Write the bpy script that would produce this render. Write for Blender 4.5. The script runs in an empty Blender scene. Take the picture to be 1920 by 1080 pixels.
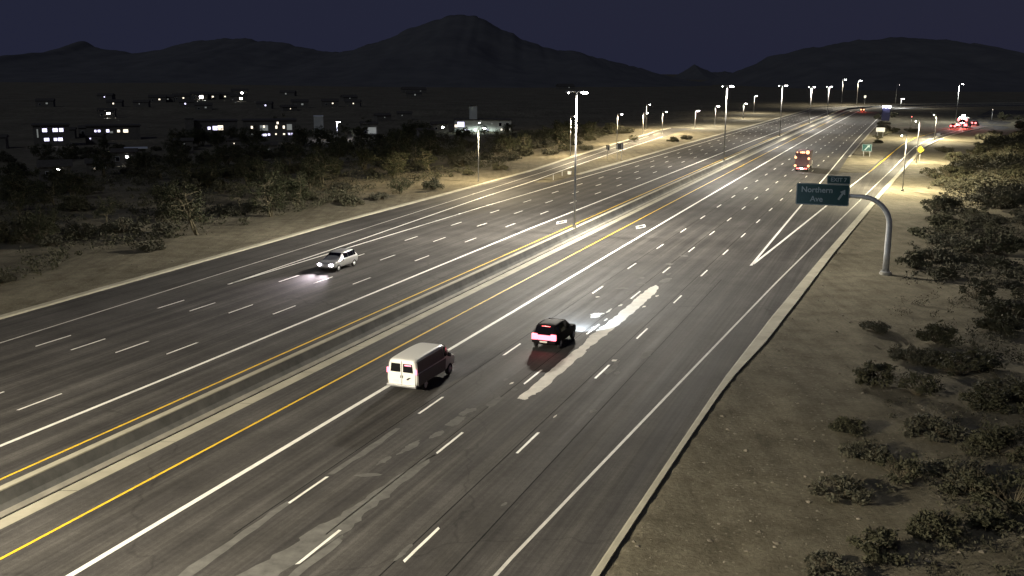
import bpy, bmesh, math, random
import numpy as np
from mathutils import Matrix, Vector

random.seed(7)
RNG = np.random.default_rng(7)
scene = bpy.context.scene
COL = scene.collection

# ---------------------------------------------------------------- camera
CAM_H = 18.262
cam_data = bpy.data.cameras.new('camera')
cam_data.sensor_width = 36.0
cam_data.lens = 1905.85 / 1920.0 * 36.0
cam_data.clip_start = 0.5
cam_data.clip_end = 20000
cam = bpy.data.objects.new('camera', cam_data)
COL.objects.link(cam)
cam.matrix_world = (Matrix.Translation((0, 0, CAM_H))
                    @ Matrix.Rotation(math.pi / 2 - 0.209435, 4, 'X')
                    @ Matrix.Rotation(0.004608, 4, 'Z'))
scene.camera = cam

# ---------------------------------------------------------------- night sky (before dawn) and exposure
world = bpy.data.worlds.new('World')
scene.world = world
world.use_nodes = True
wn = world.node_tree
wn.nodes.clear()
w_out = wn.nodes.new('ShaderNodeOutputWorld')
w_add = wn.nodes.new('ShaderNodeAddShader')
w_bg = wn.nodes.new('ShaderNodeBackground')
w_sky = wn.nodes.new('ShaderNodeTexSky')
w_sky.sky_type = 'NISHITA'
w_sky.sun_disc = False
w_sky.sun_elevation = math.radians(-4.0)
w_sky.sun_rotation = math.radians(70)
w_bg.inputs[1].default_value = 0.015
w_glow = wn.nodes.new('ShaderNodeBackground')           # even glow of the city in the night air
w_glow.inputs[0].default_value = (0.0160, 0.0178, 0.0365, 1)
w_glow.inputs[1].default_value = 0.98
wn.links.new(w_sky.outputs[0], w_bg.inputs[0])
wn.links.new(w_bg.outputs[0], w_add.inputs[0])
wn.links.new(w_glow.outputs[0], w_add.inputs[1])
wn.links.new(w_add.outputs[0], w_out.inputs[0])

# the waning moon, high behind the camera to the left, the only other light of the night sky
moon_data = bpy.data.lights.new('moonlight', 'SUN')
moon_data.energy = 0.34
moon_data.angle = math.radians(0.6)
moon_data.color = (0.86, 0.93, 1.0)
moon = bpy.data.objects.new('moonlight', moon_data)
COL.objects.link(moon)
moon.rotation_euler = Vector((0.45, 0.70, -0.62)).to_track_quat('-Z', 'Y').to_euler()

scene.view_settings.view_transform = 'Standard'
scene.view_settings.look = 'None'
scene.view_settings.exposure = 0.0
scene.view_settings.gamma = 1.0
scene.view_settings.use_curve_mapping = False
scene.render.engine = 'CYCLES'
scene.cycles.use_denoising = True
scene.cycles.max_bounces = 3
scene.cycles.use_adaptive_sampling = False
scene.cycles.use_light_tree = True
scene.cycles.sample_clamp_indirect = 4.0
LAMP_POWER = 2.15      # overall level of the road lamps


# ---------------------------------------------------------------- materials
def mat(name, color=(0.5, 0.5, 0.5), rough=0.7, metal=0.0, spec=0.5, emit=None, strength=0.0):
    m = bpy.data.materials.new(name)
    m.use_nodes = True
    b = m.node_tree.nodes['Principled BSDF']
    b.inputs['Base Color'].default_value = (*color, 1)
    b.inputs['Roughness'].default_value = rough
    b.inputs['Metallic'].default_value = metal
    b.inputs['Specular IOR Level'].default_value = spec
    if emit:
        b.inputs['Emission Color'].default_value = (*emit, 1)
        b.inputs['Emission Strength'].default_value = strength
        m.cycles.emission_sampling = 'NONE'
    return m


class NT:
    """small helper around a node tree"""
    def __init__(self, m):
        self.t = m.node_tree
        self.b = self.t.nodes['Principled BSDF']

    def n(self, kind, **kw):
        x = self.t.nodes.new(kind)
        for k, v in kw.items():
            setattr(x, k, v)
        return x

    def l(self, a, b):
        self.t.links.new(a, b)

    def noise(self, vec, scale, detail=4, rough=0.55):
        x = self.n('ShaderNodeTexNoise')
        x.inputs['Scale'].default_value = scale
        x.inputs['Detail'].default_value = detail
        x.inputs['Roughness'].default_value = rough
        self.l(vec, x.inputs['Vector'])
        return x.outputs['Fac']

    def ramp(self, fac, stops):
        x = self.n('ShaderNodeValToRGB')
        e = x.color_ramp.elements
        while len(e) < len(stops):
            e.new(0.5)
        for el, (p, c) in zip(e, stops):
            el.position = p
            el.color = (*c, 1) if len(c) == 3 else c
        self.l(fac, x.inputs[0])
        return x.outputs[0]

    def mix(self, fac, a, b, mode='MIX'):
        x = self.n('ShaderNodeMix', data_type='RGBA', blend_type=mode)
        for s, v in ((x.inputs[0], fac), (x.inputs[6], a), (x.inputs[7], b)):
            if isinstance(v, (int, float)):
                s.default_value = v
            elif isinstance(v, tuple):
                s.default_value = (*v, 1)
            else:
                self.l(v, s)
        return x.outputs[2]

    def math(self, op, a, b=0.0, clamp=False):
        x = self.n('ShaderNodeMath', operation=op, use_clamp=clamp)
        for s, v in ((x.inputs[0], a), (x.inputs[1], b)):
            if isinstance(v, (int, float)):
                s.default_value = v
            else:
                self.l(v, s)
        return x.outputs[0]

    def bump(self, h, strength=0.3, dist=0.02):
        x = self.n('ShaderNodeBump')
        x.inputs['Strength'].default_value = strength
        x.inputs['Distance'].default_value = dist
        self.l(h, x.inputs['Height'])
        self.l(x.outputs[0], self.b.inputs['Normal'])


def grey(v):
    return (v, v, v)


def asphalt_material():
    """asphalt whose uv is (metres across the road, metres along it)"""
    m = mat('asphalt', rough=0.82, spec=0.12)
    t = NT(m)
    uv = t.n('ShaderNodeUVMap', uv_map='road').outputs[0]
    tc = t.n('ShaderNodeTexCoord').outputs['Object']
    mp = t.n('ShaderNodeMapping')
    mp.inputs['Scale'].default_value = (1.0, 0.022, 1.0)
    t.l(uv, mp.inputs['Vector'])
    streak = t.noise(mp.outputs[0], 1.25, 5, 0.6)
    mp2 = t.n('ShaderNodeMapping')
    mp2.inputs['Scale'].default_value = (5.0, 0.06, 1.0)
    t.l(uv, mp2.inputs['Vector'])
    fine_streak = t.noise(mp2.outputs[0], 1.0, 3, 0.6)
    blotch = t.noise(tc, 0.22, 5, 0.6)
    agg = t.noise(tc, 22.0, 4, 0.75)
    grain = t.noise(tc, 3.2, 6, 0.85)
    base = t.ramp(streak, [(0.3, (0.050, 0.047, 0.044)), (0.55, (0.068, 0.064, 0.059)), (0.75, (0.095, 0.090, 0.082))])
    base = t.mix(0.5, base, t.ramp(fine_streak, [(0.3, grey(0.55)), (0.7, grey(1.5))]), 'MULTIPLY')
    base = t.mix(0.8, base, t.ramp(blotch, [(0.3, grey(0.68)), (0.7, grey(1.25))]), 'MULTIPLY')
    base = t.mix(0.8, base, t.ramp(agg, [(0.3, grey(0.65)), (0.5, grey(1.0)), (0.72, grey(1.4))]), 'MULTIPLY')
    base = t.mix(0.7, base, t.ramp(grain, [(0.32, grey(0.7)), (0.68, grey(1.3))]), 'MULTIPLY')
    # wheel tracks of each 3.6 m lane are polished and a little darker: u runs across
    sep = t.n('ShaderNodeSeparateXYZ')
    t.l(uv, sep.inputs[0])
    ph = t.math('SINE', t.math('MULTIPLY', sep.outputs[0], 2 * math.pi / 1.83))
    tr = t.math('MULTIPLY_ADD', ph, 0.5)
    tr.node.inputs[2].default_value = 0.5
    base = t.mix(tr, base, t.mix(1.0, base, (0.80, 0.80, 0.82), 'MULTIPLY'))
    # thin sealed cracks across the road, few and wandering
    wv = t.n('ShaderNodeTexVoronoi', feature='DISTANCE_TO_EDGE')
    wv.inputs['Scale'].default_value = 0.045
    wob = t.n('ShaderNodeVectorMath', operation='ADD')
    nz = t.n('ShaderNodeTexNoise')
    nz.inputs['Scale'].default_value = 0.35
    t.l(tc, nz.inputs['Vector'])
    sc = t.n('ShaderNodeVectorMath', operation='SCALE')
    sc.inputs['Scale'].default_value = 3.0
    t.l(nz.outputs['Color'], sc.inputs[0])
    t.l(tc, wob.inputs[0])
    t.l(sc.outputs[0], wob.inputs[1])
    t.l(wob.outputs[0], wv.inputs['Vector'])
    crack = t.ramp(wv.outputs['Distance'], [(0.0, grey(0.45)), (0.0012, grey(1.0))])
    base = t.mix(crack, t.mix(1.0, base, (0.55, 0.55, 0.55), 'MULTIPLY'), base)
    t.l(base, t.b.inputs['Base Color'])
    r = t.ramp(streak, [(0.3, grey(0.74)), (0.7, grey(0.90))])
    t.l(r, t.b.inputs['Roughness'])
    t.bump(agg, 0.12, 0.015)
    return m


def noisy(name, c0, c1, scale=2.0, rough=0.85, bump=0.3, bscale=None, spec=0.3, metal=0.0, bdist=0.02):
    m = mat(name, c0, rough, metal, spec)
    t = NT(m)
    tc = t.n('ShaderNodeTexCoord').outputs['Object']
    a = t.noise(tc, scale, 6, 0.65)
    t.l(t.ramp(a, [(0.3, c0), (0.7, c1)]), t.b.inputs['Base Color'])
    if bump:
        t.bump(t.noise(tc, bscale or scale * 5, 5, 0.7), bump, bdist)
    return m


def paint_material(name, col, worn):
    """thermoplastic road paint, a little worn through to the asphalt"""
    m = mat(name, col, 0.6, 0, 0.4)
    t = NT(m)
    tc = t.n('ShaderNodeTexCoord').outputs['Object']
    a = t.noise(tc, 1.3, 6, 0.7)
    b = t.noise(tc, 14.0, 5, 0.75)
    f = t.math('ADD', t.math('MULTIPLY', a, 0.5), t.math('MULTIPLY', b, 0.5))
    c = t.ramp(f, [(0.30, tuple(x * worn for x in col)), (0.48, tuple(0.82 * x for x in col)), (0.62, col)])
    t.l(c, t.b.inputs['Base Color'])
    return m


def ground_material():
    m = mat('desert_soil', rough=0.97, spec=0.05)
    t = NT(m)
    tc = t.n('ShaderNodeTexCoord').outputs['Object']
    big = t.noise(tc, 0.05, 5, 0.6)
    mid = t.noise(tc, 0.5, 6, 0.65)
    fine = t.noise(tc, 5.0, 5, 0.75)
    c = t.ramp(mid, [(0.28, (0.092, 0.081, 0.057)), (0.5, (0.140, 0.125, 0.090)), (0.72, (0.182, 0.163, 0.118))])
    c = t.mix(0.7, c, t.ramp(big, [(0.35, grey(0.7)), (0.65, grey(1.2))]), 'MULTIPLY')
    c = t.mix(0.9, c, t.ramp(fine, [(0.3, grey(0.7)), (0.5, grey(1.0)), (0.72, grey(1.3))]), 'MULTIPLY')
    mpt = t.n('ShaderNodeMapping')
    mpt.inputs['Rotation'].default_value = (0, 0, 0.37)
    mpt.inputs['Scale'].default_value = (1.0, 0.05, 1.0)
    t.l(tc, mpt.inputs['Vector'])
    track = t.noise(mpt.outputs[0], 1.1, 4, 0.6)
    c = t.mix(0.8, c, t.ramp(track, [(0.34, grey(0.78)), (0.5, grey(1.0)), (0.7, grey(1.12))]), 'MULTIPLY')
    vor = t.n('ShaderNodeTexVoronoi')
    vor.inputs['Scale'].default_value = 3.2
    t.l(tc, vor.inputs['Vector'])
    stone = t.ramp(vor.outputs['Distance'], [(0.0, grey(1.0)), (0.16, grey(1.0)), (0.22, grey(0.0))])
    pick = t.ramp(vor.outputs['Color'], [(0.55, grey(0.0)), (0.62, grey(1.0))])
    mask = t.mix(1.0, stone, pick, 'MULTIPLY')
    c = t.mix(t.math('MULTIPLY', mask, 0.45), c, (0.27, 0.245, 0.19))
    t.l(c, t.b.inputs['Base Color'])
    h = t.math('ADD', t.math('MULTIPLY', mid, 0.7), t.math('MULTIPLY', fine, 0.5))
    t.bump(h, 0.55, 0.2)
    return m


def leaf_material(name, c0, c1):
    m = mat(name, c0, 0.75, 0, 0.25)
    t = NT(m)
    g = t.n('ShaderNodeNewGeometry')
    t.l(t.ramp(g.outputs['Random Per Island'], [(0.0, c0), (1.0, c1)]), t.b.inputs['Base Color'])
    return m


M = dict(
    asphalt=asphalt_material(),
    soil=ground_material(),
    white_paint=paint_material('white_road_paint', (0.86, 0.84, 0.77), 0.6),
    faded_paint=paint_material('faded_white_road_paint', (0.56, 0.54, 0.49), 0.45),
    yellow_paint=paint_material('yellow_road_paint', (0.80, 0.52, 0.03), 0.6),
    concrete=noisy('concrete', (0.16, 0.15, 0.125), (0.28, 0.26, 0.215), 0.7, 0.85, 0.25, 12),
    gutter=noisy('gutter_concrete', (0.24, 0.225, 0.17), (0.36, 0.335, 0.26), 0.5, 0.8, 0.2, 12),
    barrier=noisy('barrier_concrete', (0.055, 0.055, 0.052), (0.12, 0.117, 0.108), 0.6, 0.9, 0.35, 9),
    tar=mat('joint_sealant', (0.016, 0.016, 0.016), 0.95, 0, 0.05),
    patch=noisy('bare_concrete_under_asphalt', (0.60, 0.57, 0.50), (0.82, 0.78, 0.70), 1.2, 0.9, 0.4, 8, spec=0.1),
    old_patch=noisy('scraped_asphalt', (0.085, 0.083, 0.077), (0.15, 0.146, 0.135), 1.4, 0.9, 0.5, 9, spec=0.1),
    steel=noisy('galvanised_steel', (0.36, 0.36, 0.36), (0.52, 0.52, 0.51), 3, 0.45, 0.0, metal=0.6, spec=0.5),
    pole_paint=noisy('weathered_pole_steel', (0.20, 0.20, 0.20), (0.28, 0.28, 0.27), 2, 0.6, 0.0, metal=0.3),
    dark_steel=mat('dark_bracket_steel', (0.06, 0.06, 0.06), 0.5, 0.5),
    sign_green=noisy('green_sign_sheeting', (0.0025, 0.024, 0.025), (0.004, 0.034, 0.035), 3, 0.45, 0.0),
    sign_white=mat('white_sign_legend', (0.16, 0.185, 0.19), 0.6),
    sign_back=noisy('bare_aluminium_sign_back', (0.5, 0.5, 0.48), (0.64, 0.64, 0.62), 2, 0.5, 0.0, metal=0.2),
    sign_yellow=mat('yellow_sign_sheeting', (0.20, 0.15, 0.01), 0.5),
    sign_blue=mat('dark_blue_panel', (0.012, 0.013, 0.055), 0.6),
    leaf_a=leaf_material('creosote_leaves', (0.031, 0.032, 0.018), (0.066, 0.063, 0.036)),
    leaf_b=leaf_material('brittlebush_leaves', (0.038, 0.038, 0.025), (0.078, 0.074, 0.050)),
    leaf_c=leaf_material('palo_verde_leaves', (0.020, 0.023, 0.010), (0.042, 0.046, 0.020)),
    leaf_d=leaf_material('dry_scrub_leaves', (0.026, 0.026, 0.016), (0.060, 0.056, 0.034)),
    bark=noisy('palo_verde_bark', (0.075, 0.065, 0.038), (0.14, 0.12, 0.075), 4, 0.9, 0.3),
    twig=noisy('dry_twigs', (0.06, 0.05, 0.032), (0.12, 0.10, 0.065), 5, 0.95, 0.0),
    rock=noisy('desert_rock', (0.10, 0.088, 0.065), (0.24, 0.21, 0.165), 1.1, 0.9, 0.4),
    hill=noisy('desert_mountain', (0.085, 0.085, 0.088), (0.12, 0.118, 0.118), 0.02, 1.0, 0.0, spec=0.05),
    stucco=noisy('stucco_wall', (0.08, 0.075, 0.065), (0.13, 0.12, 0.105), 0.8, 0.9, 0.2),
    pale_wall=noisy('pale_plaster_wall', (0.32, 0.33, 0.31), (0.42, 0.43, 0.41), 0.6, 0.9, 0.1),
    roof=noisy('flat_roof_gravel', (0.045, 0.04, 0.035), (0.075, 0.068, 0.06), 1.5, 0.95, 0.2),
    pale_roof=noisy('pale_metal_roof', (0.50, 0.53, 0.56), (0.62, 0.65, 0.68), 1.0, 0.5, 0.0),
    window_dark=mat('dark_window_glass', (0.01, 0.01, 0.014), 0.08),
    lit_cool=mat('lit_window_cool', (0.5, 0.5, 0.5), 0.5, emit=(0.72, 0.68, 1.0), strength=2.6),
    lit_warm=mat('lit_window_warm', (0.5, 0.5, 0.5), 0.5, emit=(1.0, 0.86, 0.66), strength=2.0),
    lit_dim=mat('dimly_lit_window', (0.4, 0.4, 0.4), 0.5, emit=(0.62, 0.66, 0.60), strength=0.22),
    lens=mat('glowing_lamp_lens', (0.9, 0.9, 0.9), 0.3, emit=(1.0, 0.97, 0.95), strength=60.0),
    van_white=mat('white_van_paint', (0.72, 0.71, 0.66), 0.35, 0, 0.5),
    van_side_shade=mat('shaded_white_side_paint', (0.13, 0.12, 0.115), 0.55, 0, 0.3),  # white side paint, its shade put into the colour
    car_black=mat('black_car_paint', (0.014, 0.011, 0.012), 0.65, 0, 0.015),
    car_silver=mat('silver_car_paint', (0.42, 0.42, 0.42), 0.3, 0.55, 0.5),
    truck_body=noisy('truck_box_paint', (0.10, 0.05, 0.065), (0.15, 0.085, 0.10), 1.5, 0.6, 0.0),
    glass=mat('vehicle_glass', (0.006, 0.006, 0.008), 0.06, 0, 0.6),
    rubber=mat('tyre_rubber', (0.012, 0.012, 0.012), 0.85),
    rim=mat('wheel_rim_alloy', (0.55, 0.55, 0.55), 0.35, 0.8),
    chrome=mat('bumper_trim', (0.35, 0.35, 0.35), 0.35, 0.6),
    black_plastic=mat('black_plastic', (0.015, 0.015, 0.015), 0.6),
    plate=mat('licence_plate', (0.7, 0.68, 0.6), 0.5),
    brake=mat('brake_light_on', (0.6, 0.02, 0.03), 0.3, emit=(1.0, 0.10, 0.10), strength=5.0),
    brake_hot=mat('brake_light_glaring', (0.7, 0.1, 0.12), 0.3, emit=(1.0, 0.20, 0.27), strength=3.4),
    red_flash=mat('red_warning_light_on', (0.8, 0.05, 0.05), 0.3, emit=(1.0, 0.14, 0.14), strength=6.0),
    tail=mat('tail_light_on', (0.6, 0.05, 0.06), 0.3, emit=(1.0, 0.34, 0.46), strength=2.0),
    head=mat('headlight_on', (0.9, 0.9, 0.9), 0.2, emit=(1.0, 0.93, 1.0), strength=30.0),
    amber=mat('amber_marker_on', (0.9, 0.4, 0.1), 0.3, emit=(1.0, 0.42, 0.22), strength=3.2),
    red_signal=mat('red_signal_on', (0.8, 0.05, 0.03), 0.3, emit=(1.0, 0.22, 0.16), strength=5.0),
    lid_metal=mat('utility_cabinet_paint', (0.10, 0.11, 0.09), 0.6),
)


# ---------------------------------------------------------------- mesh helpers
class MB:
    def __init__(self):
        self.v, self.f, self.uv = [], [], {}

    def quad_strip(self, left, right, z, uvs=None):
        b = len(self.v)
        for i, (p, q) in enumerate(zip(left, right)):
            self.v.append((p[0], p[1], z if not callable(z) else z(p)))
            self.v.append((q[0], q[1], z if not callable(z) else z(q)))
            if uvs:
                self.uv[b + 2 * i] = uvs[i][0]
                self.uv[b + 2 * i + 1] = uvs[i][1]
        for i in range(len(left) - 1):
            a = b + 2 * i
            self.f.append((a, a + 1, a + 3, a + 2))
        return self

    def box(self, x0, x1, y0, y1, z0, z1):
        b = len(self.v)
        self.v += [(x, y, z) for z in (z0, z1) for y in (y0, y1) for x in (x0, x1)]
        for q in ((0, 2, 3, 1), (4, 5, 7, 6), (0, 1, 5, 4), (2, 6, 7, 3), (0, 4, 6, 2), (1, 3, 7, 5)):
            self.f.append(tuple(b + i for i in q))
        return self

    def tube(self, pts, radii, n=10, cap=True):
        pts = [Vector(p) for p in pts]
        b = len(self.v)
        prev = None
        for i, p in enumerate(pts):
            d = (pts[min(i + 1, len(pts) - 1)] - pts[max(i - 1, 0)]).normalized()
            if prev is None:
                ref = Vector((0, 0, 1)) if abs(d.z) < 0.9 else Vector((1, 0, 0))
                u = d.cross(ref).normalized()
            else:
                u = (prev - d * prev.dot(d)).normalized()
            prev = u
            w = d.cross(u)
            r = radii[i] if isinstance(radii, (list, tuple)) else radii
            for k in range(n):
                a = 2 * math.pi * k / n
                self.v.append(tuple(p + u * (r * math.cos(a)) + w * (r * math.sin(a))))
        for i in range(len(pts) - 1):
            for k in range(n):
                a, c = b + i * n + k, b + i * n + (k + 1) % n
                self.f.append((a, c, c + n, a + n))
        if cap:
            self.f.append(tuple(b + k for k in reversed(range(n))))
            e = b + (len(pts) - 1) * n
            self.f.append(tuple(e + k for k in range(n)))
        return self

    def loft(self, loops, cap=True, closed=True):
        b = len(self.v)
        n = len(loops[0])
        for lp in loops:
            self.v += [tuple(p) for p in lp]
        m = n if closed else n - 1
        for i in range(len(loops) - 1):
            for k in range(m):
                a, c = b + i * n + k, b + i * n + (k + 1) % n
                self.f.append((a, c, c + n, a + n))
        if cap and closed:
            self.f.append(tuple(b + k for k in reversed(range(n))))
            e = b + (len(loops) - 1) * n
            self.f.append(tuple(e + k for k in range(n)))
        return self

    def poly_prism(self, poly, z0, z1):
        b = len(self.v)
        n = len(poly)
        self.v += [(p[0], p[1], z0) for p in poly] + [(p[0], p[1], z1) for p in poly]
        self.f.append(tuple(b + n + k for k in range(n)))
        for k in range(n):
            j = (k + 1) % n
            self.f.append((b + k, b + j, b + n + j, b + n + k))
        return self

    def mesh(self, name, m, smooth=False, flip_fix=True):
        me = bpy.data.meshes.new(name)
        me.from_pydata(self.v, [], self.f)
        if flip_fix:
            bm = bmesh.new()
            bm.from_mesh(me)
            bmesh.ops.recalc_face_normals(bm, faces=bm.faces)
            bm.to_mesh(me)
            bm.free()
        if self.uv:
            ul = me.uv_layers.new(name='road')
            idx = np.zeros(len(me.loops), dtype=np.int32)
            me.loops.foreach_get('vertex_index', idx)
            arr = np.array([self.uv.get(int(i), (0, 0)) for i in idx], dtype=np.float32)
            ul.data.foreach_set('uv', arr.ravel())
        me.materials.append(m)
        if smooth:
            for p in me.polygons:
                p.use_smooth = True
        me.update()
        return me

    def build(self, name, m, parent=None, smooth=False, flip_fix=True):
        return link(name, self.mesh(name, m, smooth, flip_fix), parent)


def link(name, data, parent=None, loc=None):
    o = bpy.data.objects.new(name, data)
    COL.objects.link(o)
    if parent is not None:
        o.parent = parent
    if loc is not None:
        o.location = loc
    return o


def tag(o, label=None, category=None, group=None, kind=None):
    for k, v in (('label', label), ('category', category), ('group', group), ('kind', kind)):
        if v:
            o[k] = v
    return o


def empty(name, loc, rz=0.0):
    o = link(name, None, None, loc)
    o.rotation_euler = (0, 0, rz)
    return o


def bevel(o, w=0.02, seg=2):
    b = o.modifiers.new('bevel', 'BEVEL')
    b.width = w
    b.segments = seg
    b.limit_method = 'ANGLE'
    return o


# ---------------------------------------------------------------- the road's line
CQ = (2.22116538e-05, 0.38162591, -29.45468973)


def cx(y):
    return CQ[0] * y * y + CQ[1] * y + CQ[2]


BEND_Y, BEND_R, BEND_A = 512.0, 172.0, math.radians(43)


def centre(t):
    """centre line point and heading (from +y towards +x) at parameter t"""
    if t <= BEND_Y:
        return Vector((cx(t), t, 0)), math.atan(2 * CQ[0] * t + CQ[1])
    h0 = math.atan(2 * CQ[0] * BEND_Y + CQ[1])
    p0 = Vector((cx(BEND_Y), BEND_Y, 0))
    s = (t - BEND_Y) * 1.075
    arc = BEND_R * BEND_A
    a = min(s, arc) / BEND_R
    q = p0 + BEND_R * Vector((math.cos(h0) - math.cos(h0 + a), math.sin(h0 + a) - math.sin(h0), 0))
    if s > arc:
        q += (s - arc) * Vector((math.sin(h0 + a), math.cos(h0 + a), 0))
    return q, h0 + a


def N(t, off):
    p, h = centre(t)
    return Vector((p.x + off * math.cos(h), p.y - off * math.sin(h), 0))


def W(y, off):
    """point of the road's side offset off that lies at world distance y (straight stretch)"""
    if y > BEND_Y:
        return N(y, off)
    h = math.atan(2 * CQ[0] * y + CQ[1])
    t = y + off * math.sin(h)
    return N(t, off)


def HEAD(y):
    return centre(y)[1]


def lerp(table, y):
    if y <= table[0][0]:
        return table[0][1]
    for (a, u), (b, v) in zip(table, table[1:]):
        if y <= b:
            return u + (v - u) * (y - a) / (b - a)
    return table[-1][1]


def steps(a, b):
    out, y = [], a
    while y < b - 1e-6:
        out.append(y)
        y += 4.0 if y < 250 else 8.0
    return out + [b]


# side offsets measured from the white carpool line of the near carriageway
CURB_R_IN = [(-60, 17.6), (35, 17.9), (48, 18.1), (59, 18.27), (76, 19.0), (103, 20.5), (160, 24.0), (200, 26.6), (258, 30.2), (285, 33.6), (310, 38), (338, 44), (362, 51)]
CURB_R_W = [(-60, 0.36), (48, 0.36), (58, 0.45), (68, 0.95), (78, 1.05), (100, 0.9), (160, 0.8), (400, 0.7)]
EDGE_R = [(-60, 12.6), (35, 14.6), (58.5, 15.95), (89, 17.7), (143, 21.25), (196, 24.7), (258, 28.4), (285, 31.2), (310, 35.4), (338, 41), (360, 47)]
GORE_L = [(96.9, 14.4), (195, 14.0), (290, 13.2), (391, 12.9), (520, 12.4), (760, 12.4)]
GORE_R = [(96.9, 14.42), (109, 15.3), (137, 17.2), (162, 18.8), (196, 21.2), (228, 23.1), (270, 25.6), (300, 28.6), (330, 34.5), (356, 41.5)]
CURB_L_OUT = [(-60, -31.5), (73, -34.5), (108, -35.9), (124, -36.7), (166, -37.3), (193, -38.2), (227, -41), (270, -44), (330, -48)]
SB_OUT = [(172, -28.3), (191, -27.6), (264, -26.9), (387, -25.4), (520, -25), (780, -25)]
EDGE_L = [(-60, -24.2), (67, -29.1), (114, -31.4), (150, -33.4), (190, -35.6), (227, -38.5), (270, -42), (330, -46)]
SGU = [(87, -26.75), (107, -27.8), (150, -30.7), (174, -31.8), (204, -34.2), (232, -36), (270, -38.2), (330, -42)]
SGL = [(87, -26.75), (139, -26.5), (174, -25.9), (275, -24.2), (349, -23.6), (511, -22.2), (780, -22.2)]


def strip(name, l, r, y0, y1, z, m, parent=None, kind=None):
    ys = steps(y0, y1)
    fl = l if callable(l) else (lambda y: l)
    fr = r if callable(r) else (lambda y: r)
    L = [W(y, fl(y)) for y in ys]
    R = [W(y, fr(y)) for y in ys]
    o = MB().quad_strip(L, R, z, [((fl(y), y), (fr(y), y)) for y in ys]).build(name, m, parent, flip_fix=False)
    me = o.data
    if me.polygons and me.polygons[0].normal.z < 0:
        me.flip_normals()
    if kind:
        o['kind'] = kind
    return o


# ---------------------------------------------------------------- terrain
def road_offset(x, y):
    yy = np.clip(y, -200, 600)
    sl = 2 * CQ[0] * yy + CQ[1]
    return (x - (CQ[0] * yy * yy + CQ[1] * yy + CQ[2])) / np.sqrt(1 + sl * sl)


def vnoise(x, y, seed=0):
    """cheap smooth value noise on arrays"""
    xi, yi = np.floor(x).astype(np.int64), np.floor(y).astype(np.int64)
    fx, fy = x - xi, y - yi
    fx, fy = fx * fx * (3 - 2 * fx), fy * fy * (3 - 2 * fy)

    def h(a, b):
        v = (a * 374761393 + b * 668265263 + seed * 144665) & 0x7fffffff
        v = ((v ^ (v >> 13)) * 1274126177) & 0x7fffffff
        return ((v ^ (v >> 16)) & 0xffff) / 65535.0
    return (h(xi, yi) * (1 - fx) * (1 - fy) + h(xi + 1, yi) * fx * (1 - fy)
            + h(xi, yi + 1) * (1 - fx) * fy + h(xi + 1, yi + 1) * fx * fy)


def fbm(x, y, octaves=5, seed=0):
    s, a, tot = 0, 1.0, 0
    for i in range(octaves):
        s = s + a * vnoise(x * 2 ** i + 17.3 * i, y * 2 ** i - 9.1 * i, seed + i)
        tot += a
        a *= 0.5
    return s / tot - 0.5


def interp(table, y):
    return np.interp(y, [a for a, _ in table], [b for _, b in table])


def terrain(x, y):
    x, y = np.asarray(x, float), np.asarray(y, float)
    off = road_offset(x, y)
    rc = interp(CURB_R_IN, y) + interp(CURB_R_W, y)
    lc = interp(CURB_L_OUT, y) - 0.7
    dr, dl = off - rc, lc - off
    d = np.where(off > 0, dr, dl)
    far = np.clip((y - 470) / 60, 0, 1)
    amp = np.clip((d - 0.4) / 4, 0, 1)
    n = fbm(x / 9, y / 9, 5, 3) * 0.9 + fbm(x / 1.7, y / 1.7, 3, 9) * 0.22
    z = -0.07 + amp * (n * 0.55 + 0.05)
    rise = np.clip((off - 34 - np.clip((y - 150) * 0.105, 0, 30)) / 46, 0, 1)
    z = z + rise * rise * (3 - 2 * rise) * (2.5 + 6.5 * np.clip((y - 70) / 150, 0, 1)) * np.clip((470 - y) / 70, 0, 1)
    fall = np.clip((-off - 46) / 60, 0, 1.5)
    z = z - fall * 1.4 * (1 - far)
    # shallow groove in the right bank, shaped to give a thin line of shade
    g = np.abs((x - 22.7) * 0.593 - (y - 65.1) * 0.805)
    along = np.clip((x - 22.7) / 4, 0, 1)
    z = z - 0.28 * np.exp(-(g / 0.35) ** 2) * along * (off > 20)
    e = np.clip((d + 0.5) / 0.8, 0, 1)
    edge = -0.07 + 0.15 * e * e * (3 - 2 * e)
    k = np.clip((d - 0.3) / 1.5, 0, 1)
    return np.where(far > 0.5, -0.07 + 0 * z, edge * (1 - k) + z * k)


def tz(x, y):
    return float(terrain(np.array([x]), np.array([y]))[0])


def axis(segs):
    out = []
    for a, b, s in segs:
        out += list(np.arange(a, b, s))
    return np.array(out + [segs[-1][1]])


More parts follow.
